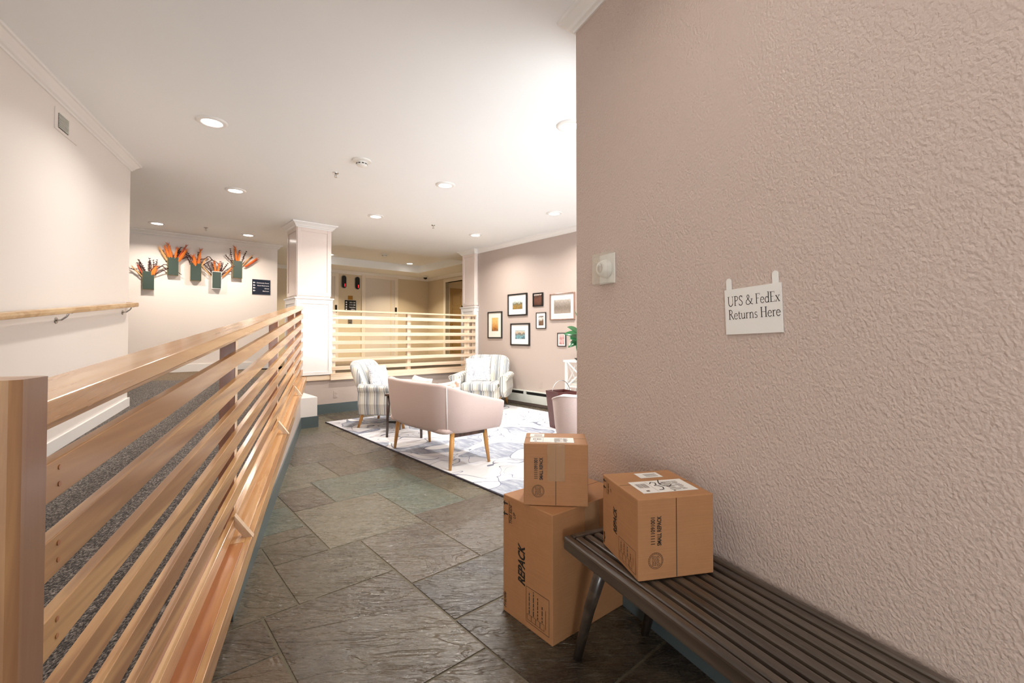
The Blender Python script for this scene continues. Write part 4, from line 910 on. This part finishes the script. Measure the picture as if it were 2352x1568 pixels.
    if shiplabel:
        (lx0, lx1, ly0, ly1), (sx0, sx1, sy0, sy1), hand_ = shiplabel; zt_ = h_+.0015
        for nm, (x0, x1, y0, y1) in (('shipping_label', (lx0, lx1, ly0, ly1)), ('small_label', (sx0, sx1, sy0, sy1))):
            lo_ = MB().box(x0, x1, y0, y1, h_+.0005, zt_).build(nm, M['white_paper'], r); mb = MB(); X, Y = x1-x0, y1-y0; O = Vector((x0, y0, zt_+.0003)); rx, ry = Vector((1, 0, 0)), Vector((0, 1, 0)); rq = random.Random(8)
            if nm == 'shipping_label':
                x = .06*X
                while x < .25*X: flat_rect(mb, O, rx, ry, x, x + rq.uniform(.002, .006)*X*2, .42*Y, .78*Y); x += .018*X
                for i in range(9):
                    yy = Y*(.12+.085*i); flat_rect(mb, O, rx, ry, X*.55, X*(.7+rq.uniform(-.05, .1)), yy, yy+.028*Y); flat_rect(mb, O, rx, ry, X*.76, X*(.86+rq.uniform(-.03, .06)), yy, yy+.03*Y)
                flat_rect(mb, O, rx, ry, X*.295, X*.299, .05*Y, .95*Y); flat_rect(mb, O, rx, ry, X*.10, X*.16, .12*Y, .2*Y); flat_rect(mb, O, rx, ry, X*.56, X*.60, .02*Y, .08*Y)
            else:
                for i in range(3): flat_rect(mb, O, rx, ry, X*.3, X*.85, Y*(.2+.22*i), Y*(.27+.22*i))
            mb.build('label_print', M['ink_soft'], lo_)
            if hand_ and nm == 'shipping_label':
                mb = MB(); O2 = O + Vector((0, 0, .0004))
                S_ = lambda P_: stroke(mb, O2, rx, ry, [(a*X, b*Y) for a, b in P_], .0042)
                S_([(.33, .72), (.39, .86), (.45, .78), (.42, .62), (.36, .55), (.44, .52), (.47, .38), (.43, .2), (.34, .18)]); S_([(.58, 1.02), (.52, .8), (.49, .62)]); S_([(.50, .66), (.58, .74), (.62, .7)]); S_([(.49, .62), (.53, .48), (.60, .4), (.66, .5), (.68, .55)])
                mb.build('handwriting', M['ink'], lo_)
    return r
b0 = hz(1269, 1486); big = carton('cardboard_box', (b0.x, b0.y, 0), R(39), .478, .322, .525, 'tall cardboard box standing on the slate floor, printed REPACK, at the end of the bench', big=True, seam=False)
MB().box(.478*.40, .478*.60, -.0012, -.0006, .40, .524).build('packing_tape', M['tape'], big)
s0_ = hz(1203, 1159.6, .527); carton('cardboard_box', (s0_.x, s0_.y, .527), R(-5), .272, .215, .262, 'small taped cardboard box balanced on top of the tall box', tape=True, shiplabel=((.025, .215, .025, .115), (.02, .085, .125, .19), False))
b3 = hz(1466, 1336.6, ZB+.001); carton('cardboard_box', (b3.x, b3.y, ZB+.001), R(12.3), .274, .276, .262, 'small cardboard box sitting on the bench with a handwritten number on its white label', shiplabel=((.045, .250, .045, .160), (.115, .205, .195, .25), True))

# ================================================================== RUG
rc = to_uv(hz(746.7, 970.5)); rg = thing('area_rug', 'large grey and white rug with outlined flowers under the lounge seats', 'rug', uv(rc[0], rc[1], 0), TH)
MB().box(0, 3.02, -4.25, 0, .0, .010).build('border_binding', M['rug_edge'], rg); MB().box(.012, 3.008, -4.238, -.012, .010, .013).build('pile', M['rug'], rg)
ZR = .0135

# ================================================================== TUB SEATING (loveseat and chair)
def tub(name, label, cat, loc, rotz, W_, D_, hb, ha, zb_, fabric_m, legm, legs, piping=True, pw=.03):
    """open side faces local +y; shell wraps back and both arms"""
    r = thing(name, label, cat, loc, rotz); rad = min(.30, W_*.3); n = 8
    def path(off):     # plan line of the shell, from left arm front round the back to the right arm front
        w2 = W_/2-off; d2 = D_/2; rr_ = max(.05, rad-off); yb = -d2+off; P_ = [(-w2, d2 - (d2*2-rr_-off)*i/5) for i in range(5)]
        P_ += [(-w2+rr_ - rr_*math.cos(R(90*i/n)), yb+rr_ - rr_*math.sin(R(90*i/n))) for i in range(n+1)]
        m = 8; P_ += [(-w2+rr_ + (2*w2-2*rr_)*i/m, yb - .03*math.sin(PI*i/m)) for i in range(1, m)]
        Q = [(-x, y) for x, y in P_[:5+n+1]][::-1]; return P_ + Q
    zs = [zb_, zb_+.03, (zb_+ha)/2, None, None]; outs = []
    offs_out = (.07, .045, .02, .0, .0); po = [path(o) for o in offs_out]; pi_ = path(.075); N = len(po[0]); pi0 = path(.10)
    def top(i, P_):    # arm fronts are low, the back is high, blending smoothly
        y = P_[i][1]; t_ = max(0, min(1, (y + D_/2 - .06)/(D_-.06))); return hb + (ha-hb)*(t_**.8)
    mb = MB(); rings = []
    for i in range(N):
        tz = top(i, po[3]); ring = [(po[0][i], zb_), (po[1][i], zb_+.035), (po[2][i], zb_ + (tz-zb_)*.45), (po[3][i], tz-.03), ((po[3][i][0]*.97+pi_[i][0]*.03, po[3][i][1]*.97+pi_[i][1]*.03), tz-.008), (((po[3][i][0]+pi_[i][0])/2, (po[3][i][1]+pi_[i][1])/2), tz), (pi_[i], tz-.012), (pi0[i], (tz+zb_)/2), (pi0[i], zb_)]
        rings.append([mb.bm.verts.new((p[0], p[1], z)) for p, z in ring])
    for a, b in zip(rings, rings[1:]):
        for k in range(len(a)): mb.bm.faces.new((a[k], a[(k+1) % len(a)], b[(k+1) % len(a)], b[k]))
    mb.bm.faces.new(rings[0][::-1]); mb.bm.faces.new(rings[-1])
    sh_ = mb.build('shell', fabric_m, r, smooth=True); 
    mb = MB(); mb.soft(0, .04, zb_+.10, W_-.19, D_-.16, .17, .22, 14); mb.build('seat_cushion', fabric_m, r, smooth=True)
    mb = MB(); mb.soft(0, .0, zb_+.02, W_-.18, D_-.12, .05, .2, 8); mb.build('seat_base', fabric_m, r, smooth=True)
    # seams and piping
    if piping:
        mb = MB(); mb.tube([(po[3][i][0]*1.003, po[3][i][1]*1.003-.001, top(i, po[3])-.014) for i in range(N)], .005, 6); mb.build('piping', M['pink_piping'], r, smooth=True)
    for i in (9, N-10) if not piping or W_ > 1 else ():
        tz = top(i, po[3]); mb = MB(); mb.tube([(po[3][i][0]*1.003, po[3][i][1]*1.003, tz-.01), (po[2][i][0]*1.004, po[2][i][1]*1.004, zb_+(tz-zb_)*.45), (po[1][i][0]*1.004, po[1][i][1]*1.004, zb_+.035)], .004, 6); mb.build('corner_seam', M['pink_piping'], r, smooth=True)
    for (x, y, sx_, sy_) in legs:
        MB().tube([(x, y, zb_+.03), (x+sx_*.5, y+sy_*.5, zb_*.5), (x+sx_, y+sy_, 0)], [.024, .021, .014], 14).build('leg', legm, r, smooth=True)
    for x in {l[0] for l in legs}:
        ys = sorted(l[1] for l in legs if l[0] == x); MB().box(x-.018, x+.018, ys[0], ys[-1], zb_-.04, zb_+.005).build('leg_rail', M['leg_dark'], r)
    return r
lg = [hz(*p, ZR) for p in ((912.7, 1029), (975, 1012.5), (1038.8, 1078.8), (1136.6, 1068.9))]
cL = sum((Vector(q) for q in lg), Vector())/4; RL = TH - PI/2
ls = tub('loveseat', 'dusty pink linen loveseat with tapered wooden legs, its back to the camera', 'sofa', (cL.x - .026, cL.y + .02, ZR), RL, 1.32, .70, .792, .605, .33, M['pink_fabric'], M['leg_wood'],
    [(-.52, -.17, -.02, -.04), (.535, -.17, .02, -.04), (-.52, .20, -.02, .03), (.535, .20, .025, .04)], piping=False)
tub('tub_chair', 'pale pink tub chair with white piping, half hidden by the corner of the textured wall', 'armchair', (.745, 3.92, ZR), R(-8), .78, .68, .76, .62, .30, M['blush'], M['leg_wood'],
    [(-.27, -.2, -.02, -.03), (.27, -.2, .02, -.03), (-.27, .2, -.02, .03), (.27, .2, .02, .03)], piping=True)

# ================================================================== STRIPED ARMCHAIRS
def armchair():
    """seat opens to local -y; feet at z=0"""
    r = thing('striped_armchair', '', 'armchair', (0, 0, 0), 0, 'striped armchairs'); S = M['stripe']
    mb = MB(); mb.soft(0, .02, .27, .60, .66, .22, .18, 14, deform=lambda v: (v.x, v.y, v.z)); mb.build('seat_base', S, r, smooth=True)
    mb = MB(); mb.soft(0, -.07, .37, .53, .60, .15, .30, 16, deform=lambda v: (v.x, v.y - .03*(1-(v.x/.27)**2), v.z + .02*(1-(v.x/.27)**2))); mb.build('seat_cushion', S, r, smooth=True)
    def bk(v):
        t_ = (v.z-.32)/.6; return (v.x*(1 + .12*math.sin(PI*max(0, min(1, t_*.75)))), v.y + .16*t_ + .05*t_*t_, v.z)
    mb = MB(); mb.soft(0, .22, .62, .60, .17, .60, .42, 22, deform=bk, e2=.45); mb.build('backrest', S, r, smooth=True)
    for s in (-1, 1):
        mb = MB(); m = 14
        # arm: outline in side view is a panel rounded at the lower front, with an outward roll on top
        def arm_prof(y, k):
            w0 = .045; zt = .60 - .02*k; return [(s*.30, .19 + .10*max(0, (k-.72)/.28)**2*1.2), (s*(.37), .19 + .10*max(0, (k-.72)/.28)**2), (s*.395, .34), (s*.385, .49), (s*.405, .53), (s*.41, .565), (s*.39, zt-.0), (s*.35, zt+.015), (s*.31, zt-.0), (s*.29, .55), (s*.285, .45)]
        rings = []
        for i in range(m+1):
            k = i/m; y = .30 - .66*k; sc = 1 - .10*max(0, (k-.85)/.15)**2
            rings.append([mb.bm.verts.new((s*.345 + (x - s*.345)*sc, y - (.0 if z < .5 else .0), z + (.0 if k < .9 else 0))) for x, z in arm_prof(y, k)])
        for a, b in zip(rings, rings[1:]):
            for q in range(len(a)): mb.bm.faces.new((a[q], a[(q+1) % len(a)], b[(q+1) % len(a)], b[q]))
        mb.bm.faces.new(rings[0]); mb.bm.faces.new(rings[-1][::-1])
        o = mb.build('arm', S, r, smooth=False, bevel=.014, segs=3)
        MB().tube([(x, -.362, z) for x, z in arm_prof(0, 1)[3:]], .005, 6).build('piping', M['cream_paper'], o, smooth=True)
    for x, y, dx, dy in ((-.27, -.26, -.02, -.03), (.27, -.26, .02, -.03), (-.27, .27, -.03, .06), (.27, .27, .03, .06)):
        MB().tube([(x, y, .22), (x+dx, y+dy, 0)], [.026, .015], 14).build('leg', M['leg_wood'], r, smooth=True)
    return r
ac = armchair(); ac.scale = (1.12, 1.0, .97); ac.location = (-1.70, 6.40, ZR); ac.rotation_euler = (0, 0, R(84)); ac['label'] = 'grey and cream striped armchair seen from its side, before the far guardrail at left'
ac2 = copy_tree(ac); ac2.scale = (1.24, 1.05, .96); ac2.location = (-.51, 8.0, ZR); ac2.rotation_euler = (0, 0, R(-9)); ac2['label'] = 'grey and cream striped armchair facing the camera beside the mauve wall'
def cushion(label, loc, rot, w_, h_, mat, group='throw cushions'):
    mb = MB(); n = 14; grid = {}
    for side in (1, -1):
        for i in range(n+1):
            for j in range(n+1):
                a, b = -1+2*i/n, -1+2*j/n
                if side == -1 and (i in (0, n) or j in (0, n)): grid[(side, i, j)] = grid[(1, i, j)]; continue
                pin = 1 - .07*(1-abs(a)**2)*abs(b)**4 - .0; pin2 = 1 - .07*(1-abs(b)**2)*abs(a)**4
                th = .065*((1-a**2)*(1-b**2))**.45; grid[(side, i, j)] = mb.bm.verts.new((a*w_/2*pin2, side*th, b*h_/2*pin))
        for i in range(n):
            for j in range(n): mb.bm.faces.new([grid[(side, x, y)] for x, y in ((i, j), (i+1, j), (i+1, j+1), (i, j+1))])
    o = mb.build('cushion', mat, smooth=True); o.location = loc; o.rotation_euler = rot; return tag(o, label, 'cushion', group)
cushion('white cushion with grey flowers leaning in the side-on striped armchair at left', (-1.85, 6.33, .635), (R(-16), R(4), R(72)), .43, .43, M['floral'])
cushion('white cushion with grey flowers leaning in the striped armchair by the mauve wall', (-.60, 7.98, .645), (R(-20), R(-4), R(-7)), .47, .46, M['floral'])
def Lloc(x, y, z): c_, s_ = math.cos(RL), math.sin(RL); return (cL.x + c_*x - s_*y, cL.y + s_*x + c_*y, z)
cushion('pale pink cushion barely showing over the left part of the loveseat back', Lloc(-.46, .0, .60), (R(-18), R(3), RL), .42, .40, M['blush'])
cushion('pink and tan patterned cushion peeking over the middle of the loveseat back', Lloc(.08, .02, .585), (R(-20), R(-12), RL), .44, .42, M['floral_gold'])

# side table half hidden by the loveseat
st = thing('side_table', 'dark walnut side table between the left armchair and the loveseat', 'table', (-1.285, 5.72, ZR), R(-6))
MB().box(-.235, .235, -.235, .235, .50, .525).build('table_top', M['leg_dark'], st, bevel=.004)
for x in (-1, 1):
    for y in (-1, 1): MB().tube([(x*.20, y*.20, .50), (x*.215, y*.215, 0)], [.022, .014], 12).build('leg', M['leg_dark'], st, smooth=True)
for y in (-1, 1): MB().box(-.205, .205, y*.205-.008, y*.205+.008, .17, .195).build('stretcher', M['black'], st)

# ================================================================== MAUVE WALL: pictures, heater, outlet
def on_m(px, py, off=0.0): return vp(px, py, uv(UM-off, 5), AZ_A)
art = {}
def art_mat(name, stops, scale=6.0):
    t = NT(name); v = t.obj(); s = t.N('ShaderNodeSeparateXYZ', i0=v); n = t.noise(v, scale*4, 4, .6, .8)
    f = t.math('ADD', t.math('MULTIPLY', s.outputs[2], 1.0), t.math('MULTIPLY', t.math('SUBTRACT', n, .5), .20))
    t.base(t.ramp(f, stops)); t.rough(.5); return t.m
def frame_pic(xl, xr, yt, yb, fw, mat_f, mat_b, img, am, label, dep=.02, mat_art=None, extra=None, ts=0):
    a = on_m(xl, (yt+yb)/2, dep); b = on_m(xr, (yt+yb)/2, dep); va, vb = to_uv(a)[1], to_uv(b)[1]; m = (xl+xr)/2
    zt, zb = on_m(m, yt, dep).z, on_m(m, yb, dep).z; W_ = va-vb; H_ = zt-zb
    r = thing('framed_picture', label, 'picture', uv(UM, va, zb), TH-PI/2, 'framed pictures on the mauve wall')
    # local x runs to the right along the wall, y into the wall (away from viewer = +y)
    mb = MB(); mb.box(0, fw, -dep, 0, 0, H_); mb.box(W_-fw, W_, -dep, 0, 0, H_); mb.box(fw, W_-fw, -dep, 0, 0, fw); mb.box(fw, W_-fw, -dep, 0, H_-fw, H_)
    mb.build('frame', mat_f, r, bevel=.003); MB().box(fw, W_-fw, -.010, -.004, fw, H_-fw).build('mat_board', mat_b, r)
    x0, x1, z0, z1 = img; o = MB().box(0, W_*(x1-x0), -.0115, -.010, 0, H_*(z1-z0)).build('print', am, r, loc=(W_*x0, 0, H_*z0))
    if extra: extra(r, W_, H_)
    return r
A1 = art_mat('sepia_landscape_print', [(.0, srgb(120, 96, 50)), (.06, srgb(150, 120, 66)), (.10, srgb(90, 92, 74)), (.14, srgb(190, 196, 188)), (.2, srgb(150, 176, 186))])
A2 = art_mat('harbour_print', [(.0, srgb(60, 70, 80)), (.04, srgb(120, 170, 178)), (.09, srgb(110, 96, 84)), (.12, srgb(196, 176, 150)), (.19, srgb(150, 190, 204))])
A3 = art_mat('golden_tower_print', [(.0, srgb(110, 60, 30)), (.08, srgb(190, 130, 60)), (.2, srgb(222, 184, 116)), (.33, srgb(200, 160, 90))])
A4 = art_mat('dark_group_photo', [(.0, srgb(70, 40, 28)), (.10, srgb(100, 60, 44)), (.16, srgb(60, 36, 28)), (.19, srgb(210, 196, 186)), (.22, srgb(80, 54, 46))], 3)
A5 = art_mat('sepia_city_etching', [(.0, srgb(150, 138, 126)), (.1, srgb(120, 108, 98)), (.2, srgb(160, 150, 140)), (.30, srgb(214, 208, 200)), (.4, srgb(226, 222, 216))], 12)
A6 = art_mat('brown_tree_photo', [(.0, srgb(90, 66, 48)), (.07, srgb(110, 84, 62)), (.12, srgb(220, 214, 206)), (.17, srgb(110, 96, 88))], 4)
A7 = art_mat('rose_stamp_print', [(.0, srgb(168, 110, 108)), (.06, srgb(214, 176, 172)), (.1, srgb(176, 120, 120)), (.15, srgb(214, 180, 176)), (.2, srgb(160, 104, 104))], 5)
FB = M['black']; frame_pic(1119.5, 1152, 715.5, 776.5, .022, FB, M['cream_paper'], (.28, .72, .27, .77), A3, 'tall black framed picture with a golden tower, leftmost on the mauve wall', .025)
frame_pic(1165.5, 1209.5, 674, 725, .026, FB, M['white_paper'], (.25, .76, .30, .68), A1, 'upper large black framed picture with a landscape', .025)
frame_pic(1171.5, 1215.5, 742, 793.5, .026, FB, M['white_paper'], (.25, .76, .30, .70), A2, 'lower large black framed picture with a blue harbour view', .025)
frame_pic(1223, 1246.5, 672, 703.5, .018, FB, M['black'], (.12, .86, .10, .90), A4, 'small black framed dark photograph of a group', .02)
frame_pic(1230.5, 1253, 717, 754.5, .012, FB, M['white_paper'], (.26, .76, .20, .78), A6, 'small thin black framed picture with two brown photographs', .02)
def lines(r, W_, H_):
    mb = MB()
    for i in range(4): flat_rect(mb, (0, -.0118, 0), (1, 0, 0), (0, 0, 1), W_*.28, W_*.80, H_*(.085+.028*i), H_*(.089+.028*i))
    mb.build('caption', M['ink_soft'], r)
frame_pic(1262, 1318.5, 672.5, 734, .016, wood('walnut_frame', srgb(158, 126, 110), srgb(140, 108, 94), srgb(120, 90, 78), 'Z', .4, .1), M['white_paper'], (.16, .84, .24, .76), A5, 'largest picture, a brown framed etching of a city, beside the plant', .03, extra=lines)
frame_pic(1279.5, 1299, 764, 795.5, .013, FB, M['white_paper'], (.22, .80, .16, .86), A7, 'smallest black framed picture, pinkish, left of the plant', .02)
# baseboard heater
va = to_uv(on_m(1110, 900))[1]; ht = thing('baseboard_heater', 'long pale grey baseboard heater along the foot of the mauve wall', 'heater', uv(UM, va, 0), TH-PI/2)
zt = on_m(1171, 892, .06).z; zb_ = on_m(1164, 916.4, .06).z; zb_ = max(.06, zb_); L_ = 4.6; ys_ = to_uv(on_m(1206, 905, .06))[1]; xs = va-ys_
mb = MB(); mb.box(0, L_, -.012, 0, zb_, zt); mb.box(0, L_, -.065, -.012, zt-.012, zt); mb.build('back_panel', M['heater'], ht)
for x0, x1 in ((.02, xs-.03), (xs+.03, xs+1.9), (xs+1.96, L_)):
    MB().box(x0, x1, -.07, -.062, zb_, zt-.062).build('front_panel', M['heater'], ht, bevel=.002); MB().box(x0, x1, -.05, -.04, zt-.055, zt-.02).build('damper', M['dark_metal'], ht)
for x in (xs, xs+1.93): MB().box(x-.03, x+.03, -.074, -.0, zb_, zt+.001).build('joint_cover', M['heater'], ht)
MB().box(.01, L_, -.036, -.014, zb_+.02, zt-.06).build('fin_tube', M['black'], ht)
def outlet(loc, rz, lab, mat):
    r = thing('wall_outlet', lab, 'outlet', loc, rz, 'wall outlets'); MB().box(-.036, .036, -.005, 0, -.057, .057).build('cover_plate', mat, r, bevel=.002)
    for z in (-.024, .024): MB().box(-.016, .016, -.008, -.005, z-.014, z+.014).build('socket', mat, r, bevel=.002)
q = on_m(1242, 884); outlet((q.x, q.y, q.z), TH-PI/2, 'mauve painted wall outlet above the baseboard heater', M['mauve_flat'])
q = vp(771, 905, uv(3, VR), AZ_A-PI/2); outlet((q.x, q.y, q.z), TH, 'mauve painted wall outlet below the landing guardrail, left of the striped armchair', M['mauve_flat'])

# ================================================================== CONSOLE TABLE, PLANT, BOOKS, BIN
tc0 = Vector((1.0, 6.86, 0)); RM_ = TH-PI/2
ct = thing('console_table', 'white console table with crossed side braces, holding the plant, against the mauve wall', 'table', tc0, RM_)
zt_ = hz(1300, 824, 0); TZT = EYE - (824-770)*6.95/1040; 
MB().box(-.03, 1.0, -.30, .02, TZT-.03, TZT).build('table_top', M['white_trim'], ct, bevel=.003)
for x in (0, .93):
    for y in (-.28, -.02): MB().box(x, x+.035, y-.0175, y+.0175, 0, TZT-.03).build('leg', M['white_trim'], ct, bevel=.002)
ZS = EYE - (879-770)*6.95/1040
MB().box(.0, .965, -.28, -.0, ZS-.025, ZS).build('shelf', M['white_trim'], ct); MB().box(.0, .965, -.28, -.0, .12, .145).build('shelf', M['white_trim'], ct)
for z0, z1 in ((ZS, TZT-.03), (.145, ZS-.025)):
    mb = MB(); mb.tube([(.017, -.265, z0), (.017, -.035, z1)], .012, 6); mb.tube([(.017, -.265, z1), (.017, -.035, z0)], .012, 6)
    mb.tube([(.05, -.29, z0), (.48, -.29, z1)], .011, 6); mb.tube([(.05, -.29, z1), (.48, -.29, z0)], .011, 6); mb.build('cross_brace', M['white_trim'], ct)
def cloc(x, y, z): c_, s_ = math.cos(RM_), math.sin(RM_); return (tc0.x + c_*x - s_*y, tc0.y + s_*x + c_*y, z)
zz = ZS
for w_, th, mt, lab in ((.30, .045, 'book_blue', 'pale blue book at the bottom of the pile on the console shelf'), (.27, .022, 'book_dark', 'dark green book in the middle of the pile on the console shelf'), (.26, .022, 'book_cream', 'cream book on top of the pile on the console shelf')):
    r = thing('book', lab, 'book', cloc(.23, -.17, zz), RM_, 'books on the console shelf'); MB().box(-w_/2, w_/2, -.10, .10, 0, th).build('cover', M[mt], r, bevel=.002); MB().box(-w_/2+.004, w_/2+.0005, -.101, .096, .003, th-.003).build('pages', M['cream_paper'], r); zz += th + .0006
pl = thing('potted_plant', 'glossy broad-leaved green plant in a white ribbed pot on the console table', 'plant', cloc(.20, -.14, TZT), 0)
MB().lathe([(0, 0), (.085, 0), (.12, .028), (.115, .03), (.08, .01), (0, .01)], 28).build('saucer', M['dark_metal'], pl, smooth=True)
mb = MB(); n = 40
prof = [(.0, .012), (.075, .012), (.085, .10), (.09, .20), (.082, .20), (.078, .17), (0, .17)]; mb.lathe(prof, n)
for v in mb.bm.verts:
    if v.co.z > .02 and v.co.xy.length > .06: a_ = math.atan2(v.co.y, v.co.x); v.co.xy *= 1 + .02*math.cos(a_*20)
mb.build('pot', M['white_trim'], pl, smooth=True); MB().tube([(0, 0, .16), (.01, 0, .3), (0, .01, .42)], .012, 8).build('stem', M['leg_dark'], pl, smooth=True)
rng = random.Random(4)
def leaf(root, dirv, L, wd, droop, mat):
    mb = MB(); d = Vector(dirv).normalized(); up = Vector((0, 0, 1)); side = d.cross(up).normalized() if abs(d.z) < .98 else Vector((1, 0, 0)); rows = []; n = 8; p = Vector(root)
    for i in range(n+1):
        t_ = i/n; dd = (d + Vector((0, 0, -droop*t_))).normalized(); 
        if i: p = p + dd*L/n
        w_ = wd*math.sin(PI*min(1, .06+.94*t_))**.8; nrm = side.cross(dd); side = (side*.75 + nrm*.66).normalized() if i == 0 else side; nrm = side.cross(dd)
        rows.append([mb.bm.verts.new(p - side*w_ + nrm*w_*.25), mb.bm.verts.new(p), mb.bm.verts.new(p + side*w_ + nrm*w_*.25)])
    for a, b in zip(rows, rows[1:]):
        for k in (0, 1): mb.bm.faces.new((a[k], a[k+1], b[k+1], b[k]))
    o = mb.build('leaf', mat, pl, smooth=True); s = o.modifiers.new('thickness', 'SOLIDIFY'); s.thickness = .002
for dv, L, wd, dr, z in (((-1, -.5, .9), .30, .085, .35, .34), ((-1, -.8, .35), .27, .075, .4, .30), ((-.9, -.2, .1), .24, .07, .9, .27), ((-.5, -.9, -.1), .25, .07, 1.0, .25), ((-.3, -1, .6), .27, .05, .5, .33), ((1, -.3, .7), .3, .06, .4, .34), ((.8, -.8, .3), .28, .05, .6, .3), ((.2, .3, 1), .34, .055, .2, .4), ((-.4, -.3, 1.2), .36, .055, .2, .4), ((-.95, .2, .5), .28, .075, .5, .33)):
    leaf((0, 0, z), dv, L, wd, dr, M['leaf'] if rng.random() < .7 else M['leaf_l'])
bi = thing('flared_bin', 'dark red-brown flared square bin with a thin metal hoop handle beside the console table', 'bin', (.66, 6.1, ZR), R(28))
zt2 = EYE - (899-770)*6.1/1040
mb = MB(); a = [mb.bm.verts.new((x*.11, y*.11, 0)) for x, y in ((-1, -1), (1, -1), (1, 1), (-1, 1))]; b = [mb.bm.verts.new((x*.15, y*.15, zt2)) for x, y in ((-1, -1), (1, -1), (1, 1), (-1, 1))]; c2 = [mb.bm.verts.new((x*.138, y*.138, zt2)) for x, y in ((-1, -1), (1, -1), (1, 1), (-1, 1))]; d2 = [mb.bm.verts.new((x*.10, y*.10, .02)) for x, y in ((-1, -1), (1, -1), (1, 1), (-1, 1))]
mb.bm.faces.new(a[::-1]); mb.bm.faces.new(d2)
for P_, Q in ((a, b), (b, c2), (c2, d2)):
    for i in range(4): mb.bm.faces.new((P_[i], P_[(i+1) % 4], Q[(i+1) % 4], Q[i]))
mb.build('body', M['mahogany'], bi); MB().tube([(.0 + .14*math.cos(R(a_)), 0, zt2-.02 + .16*math.sin(R(a_))) for a_ in range(0, 181, 12)], .005, 8).build('handle', M['chrome'], bi, smooth=True)
